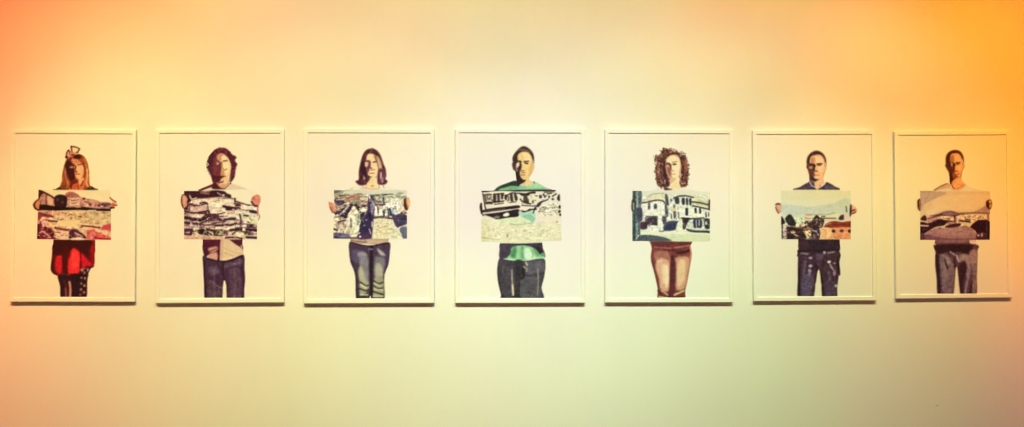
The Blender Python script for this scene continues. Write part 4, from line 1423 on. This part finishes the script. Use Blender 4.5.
# centre x, centre height above the eye, outer width, outer height, tilt
FRAMES = [[-1.6746, 0.0277, 0.5053, 0.7068, -0.0045], [-1.0777, 0.0255, 0.5244, 0.716, 0.0012], [-0.4656, 0.0244, 0.5377, 0.7226, -0.0007],
          [0.1607, 0.0242, 0.5402, 0.725, -0.0013], [0.7845, 0.0232, 0.5381, 0.7237, -0.0025], [1.4001, 0.0242, 0.5222, 0.717, 0.0023],
          [1.9915, 0.0275, 0.4969, 0.7058, 0.006]]
STEP = 0.5
FOOT = {1: 296.9, 2: 297.8, 3: 298.4, 4: 298.0, 5: 297.6, 6: 296.2, 7: 293.7}     # photo row where each figure meets the lower rail
for k in range(1, 8):
    cx, cz, w, h, tilt = FRAMES[k - 1]
    K = (DIST + RAIL_Y) / DIST  # the frame's outline is read at its front face
    cx, cz, w, h = cx * K, cz * K, w * K, h * K
    root = bpy.data.objects.new('framed_photograph', None)
    root.empty_display_size = 0.1
    COL.objects.link(root)
    root.location = (cx, 0, EYE + cz)
    root.rotation_euler = (0, -tilt, 0)
    root['label'] = LABELS[k]
    root['category'] = 'framed photo'
    root['group'] = 'framed portraits in a row on the gallery wall'
    V, F = frame_mesh(w, h)
    fr = link('frame', V, F, M_FRAME, root)
    fr['label'] = 'thin white frame'
    a, b = w / 2 - RAIL_W - 0.0005, h / 2 - RAIL_W - 0.0005
    t0 = PRINT_Y + 0.0002
    sheet = link('print', [(-a - .003, PRINT_Y, -b - .003), (a + .003, PRINT_Y, -b - .003), (a + .003, PRINT_Y, b + .003), (-a - .003, PRINT_Y, b + .003),
                           (-a - .003, t0, -b - .003), (a + .003, t0, -b - .003), (a + .003, t0, b + .003), (-a - .003, t0, b + .003)],
                 [(0, 1, 2, 3), (7, 6, 5, 4), (0, 4, 5, 1), (1, 5, 6, 2), (2, 6, 7, 3), (3, 7, 4, 0)], M_PAPER, root)
    art = ART[k]
    cmds = parse(art['fig'], art['crops']) + parse(art['pic'], art['crops']) + parse(art['hand'], art['crops'])
    paper = hexcol(art['paper'])
    # inks: what the photo shows relative to the blank paper beside it
    pl = lin(paper)
    co, si = math.cos(tilt), math.sin(tilt)
    pieces = {}
    order = []
    for line in art['m'].strip().splitlines():
        head, _, tail = line.partition(':')
        nm, crop = head.split()
        x0, y0, s = art['crops'][crop]
        P = np.array([[float(v) for v in q.split(',')] for q in tail.split()])
        if crop == 'L':
            P[P[:, 1] >= 368, 1] += 18
        P = P / s + np.array([x0, y0])
        key = nm if nm != 'printed_hand' else nm + str(len(order))
        if key not in pieces:
            order.append(key)
        pieces.setdefault(key, (nm, []))[1].append(P)
    for key in order:           # one garment seen above and below the held picture is one piece behind it
        nm, loops = pieces[key]
        if len(loops) == 2:
            up, dn = loops
            dn = np.vstack([dn[1:], dn[:1]]) if abs(dn[1][1] - dn[0][1]) < 0.5 else dn[::-1]
            pieces[key] = (nm, [np.vstack([up, dn])])
    rank = {'printed_hair': 3, 'printed_face': 4, 'printed_shirt': 2, 'printed_dress': 2, 'printed_leggings': 1, 'printed_jeans': 1, 'printed_trousers': 1, 'picture': 5, 'printed_hand': 6}
    for key in order:
        nm, loops = pieces[key]
        AV, AF = [], []
        for P in loops:
            ol = P if nm == 'picture' else smooth_loop(P, True, 5)
            ol = np.stack([ol[:, 0], np.minimum(ol[:, 1], FOOT[k])], 1)
            v, f = fill(ol, STEP)
            base = sum(len(q) for q in AV)
            AV.append(v)
            AF += [tuple(i + base for i in t) for t in f]
        X = np.vstack(AV)
        rgb = paint(X, cmds, paper)
        ink = np.clip(lin(rgb) / pl * np.array(SHEET), 0.003, 0.92)
        y = PRINT_Y - 0.00012 * rank[nm]
        W = on_plane(X, y)
        dx, dz = W[:, 0] - cx, W[:, 1] - (EYE + cz)
        lx, lz = co * dx + si * dz, -si * dx + co * dz
        AF = [t if ((X[t[1]] - X[t[0]])[0] * (X[t[2]] - X[t[0]])[1] - (X[t[1]] - X[t[0]])[1] * (X[t[2]] - X[t[0]])[0]) < 0 else t[::-1] for t in AF]
        o = link('held_picture' if nm == 'picture' else nm, np.stack([lx, np.full(len(lx), y), lz], 1), AF, M_INK, sheet)
        if nm == 'picture':
            o['label'] = PICTURES[k]
        at = o.data.color_attributes.new('ink', 'FLOAT_COLOR', 'POINT')
        at.data.foreach_set('color', np.hstack([ink, np.ones((len(ink), 1))]).astype(np.float32).ravel())

# ------------------------------------------------------------------ the wall
def box(name, lo, hi, mat):
    (x0, y0, z0), (x1, y1, z1) = lo, hi
    V = [(x0, y0, z0), (x1, y0, z0), (x1, y1, z0), (x0, y1, z0), (x0, y0, z1), (x1, y0, z1), (x1, y1, z1), (x0, y1, z1)]
    F = [(0, 3, 2, 1), (4, 5, 6, 7), (0, 1, 5, 4), (1, 2, 6, 5), (2, 3, 7, 6), (3, 0, 4, 7)]
    return link(name, V, F, mat)
wall = box('wall_back', (-4.0, 0.0, 0.0), (4.0, 0.15, 3.3), M_WALL)
wall['kind'] = 'structure'
wall['label'] = 'plain white gallery wall behind the row of framed portraits'

# a small chip in the plaster low on the wall
(px, pz), = on_plane([(937, 405.5)], 0.0)
CV, CF = [(px, -0.0022, pz)], []
for r, y in ((0.6, -0.0016), (1.0, 0.0002)):
    for i in range(14):
        a = i / 14 * 2 * math.pi
        q = r * (1 + 0.18 * math.sin(3 * a + 1) + 0.1 * math.sin(5 * a))
        CV.append((px + 0.0075 * q * math.cos(a), y, pz + 0.0032 * q * math.sin(a)))
for i in range(14):
    j = (i + 1) % 14
    CF += [(0, 1 + i, 1 + j), (1 + i, 15 + i, 15 + j, 1 + j)]
link('plaster_chip', CV, CF, M_SCUFF, wall)

# ------------------------------------------------------------------ light
world = bpy.data.worlds.new('world')
scene.world = world
world.use_nodes = True
world.node_tree.nodes['Background'].inputs[0].default_value = (*AMBIENT, 1)
world.node_tree.nodes['Background'].inputs[1].default_value = 1.0
for i, (lx, ax, az, half, rgb) in enumerate(LAMPS):
    ld = bpy.data.lights.new('fitted_spotlight', 'SPOT')  # unseen lamp; tints and extra spots added to shape the wash
    e = max(rgb)
    ld.energy = e * LAMP_GAIN
    ld.color = [c / e for c in rgb]
    ld.spot_size = math.radians(half * 2)
    ld.spot_blend = 1.0
    ld.shadow_soft_size = 0.02
    o = bpy.data.objects.new('fitted_spotlight', ld)
    COL.objects.link(o)
    L = Vector((lx, -1.3, EYE + 0.025 + 1.3))
    o.location = L
    o.rotation_euler = (Vector((ax, 0, EYE + 0.025 + az)) - L).to_track_quat('-Z', 'Y').to_euler()

vs = scene.view_settings
scene.display_settings.display_device = 'sRGB'
vs.view_transform = 'Standard'
vs.look = 'None'
vs.exposure = 0.0
vs.gamma = 1.0
vs.use_curve_mapping = False
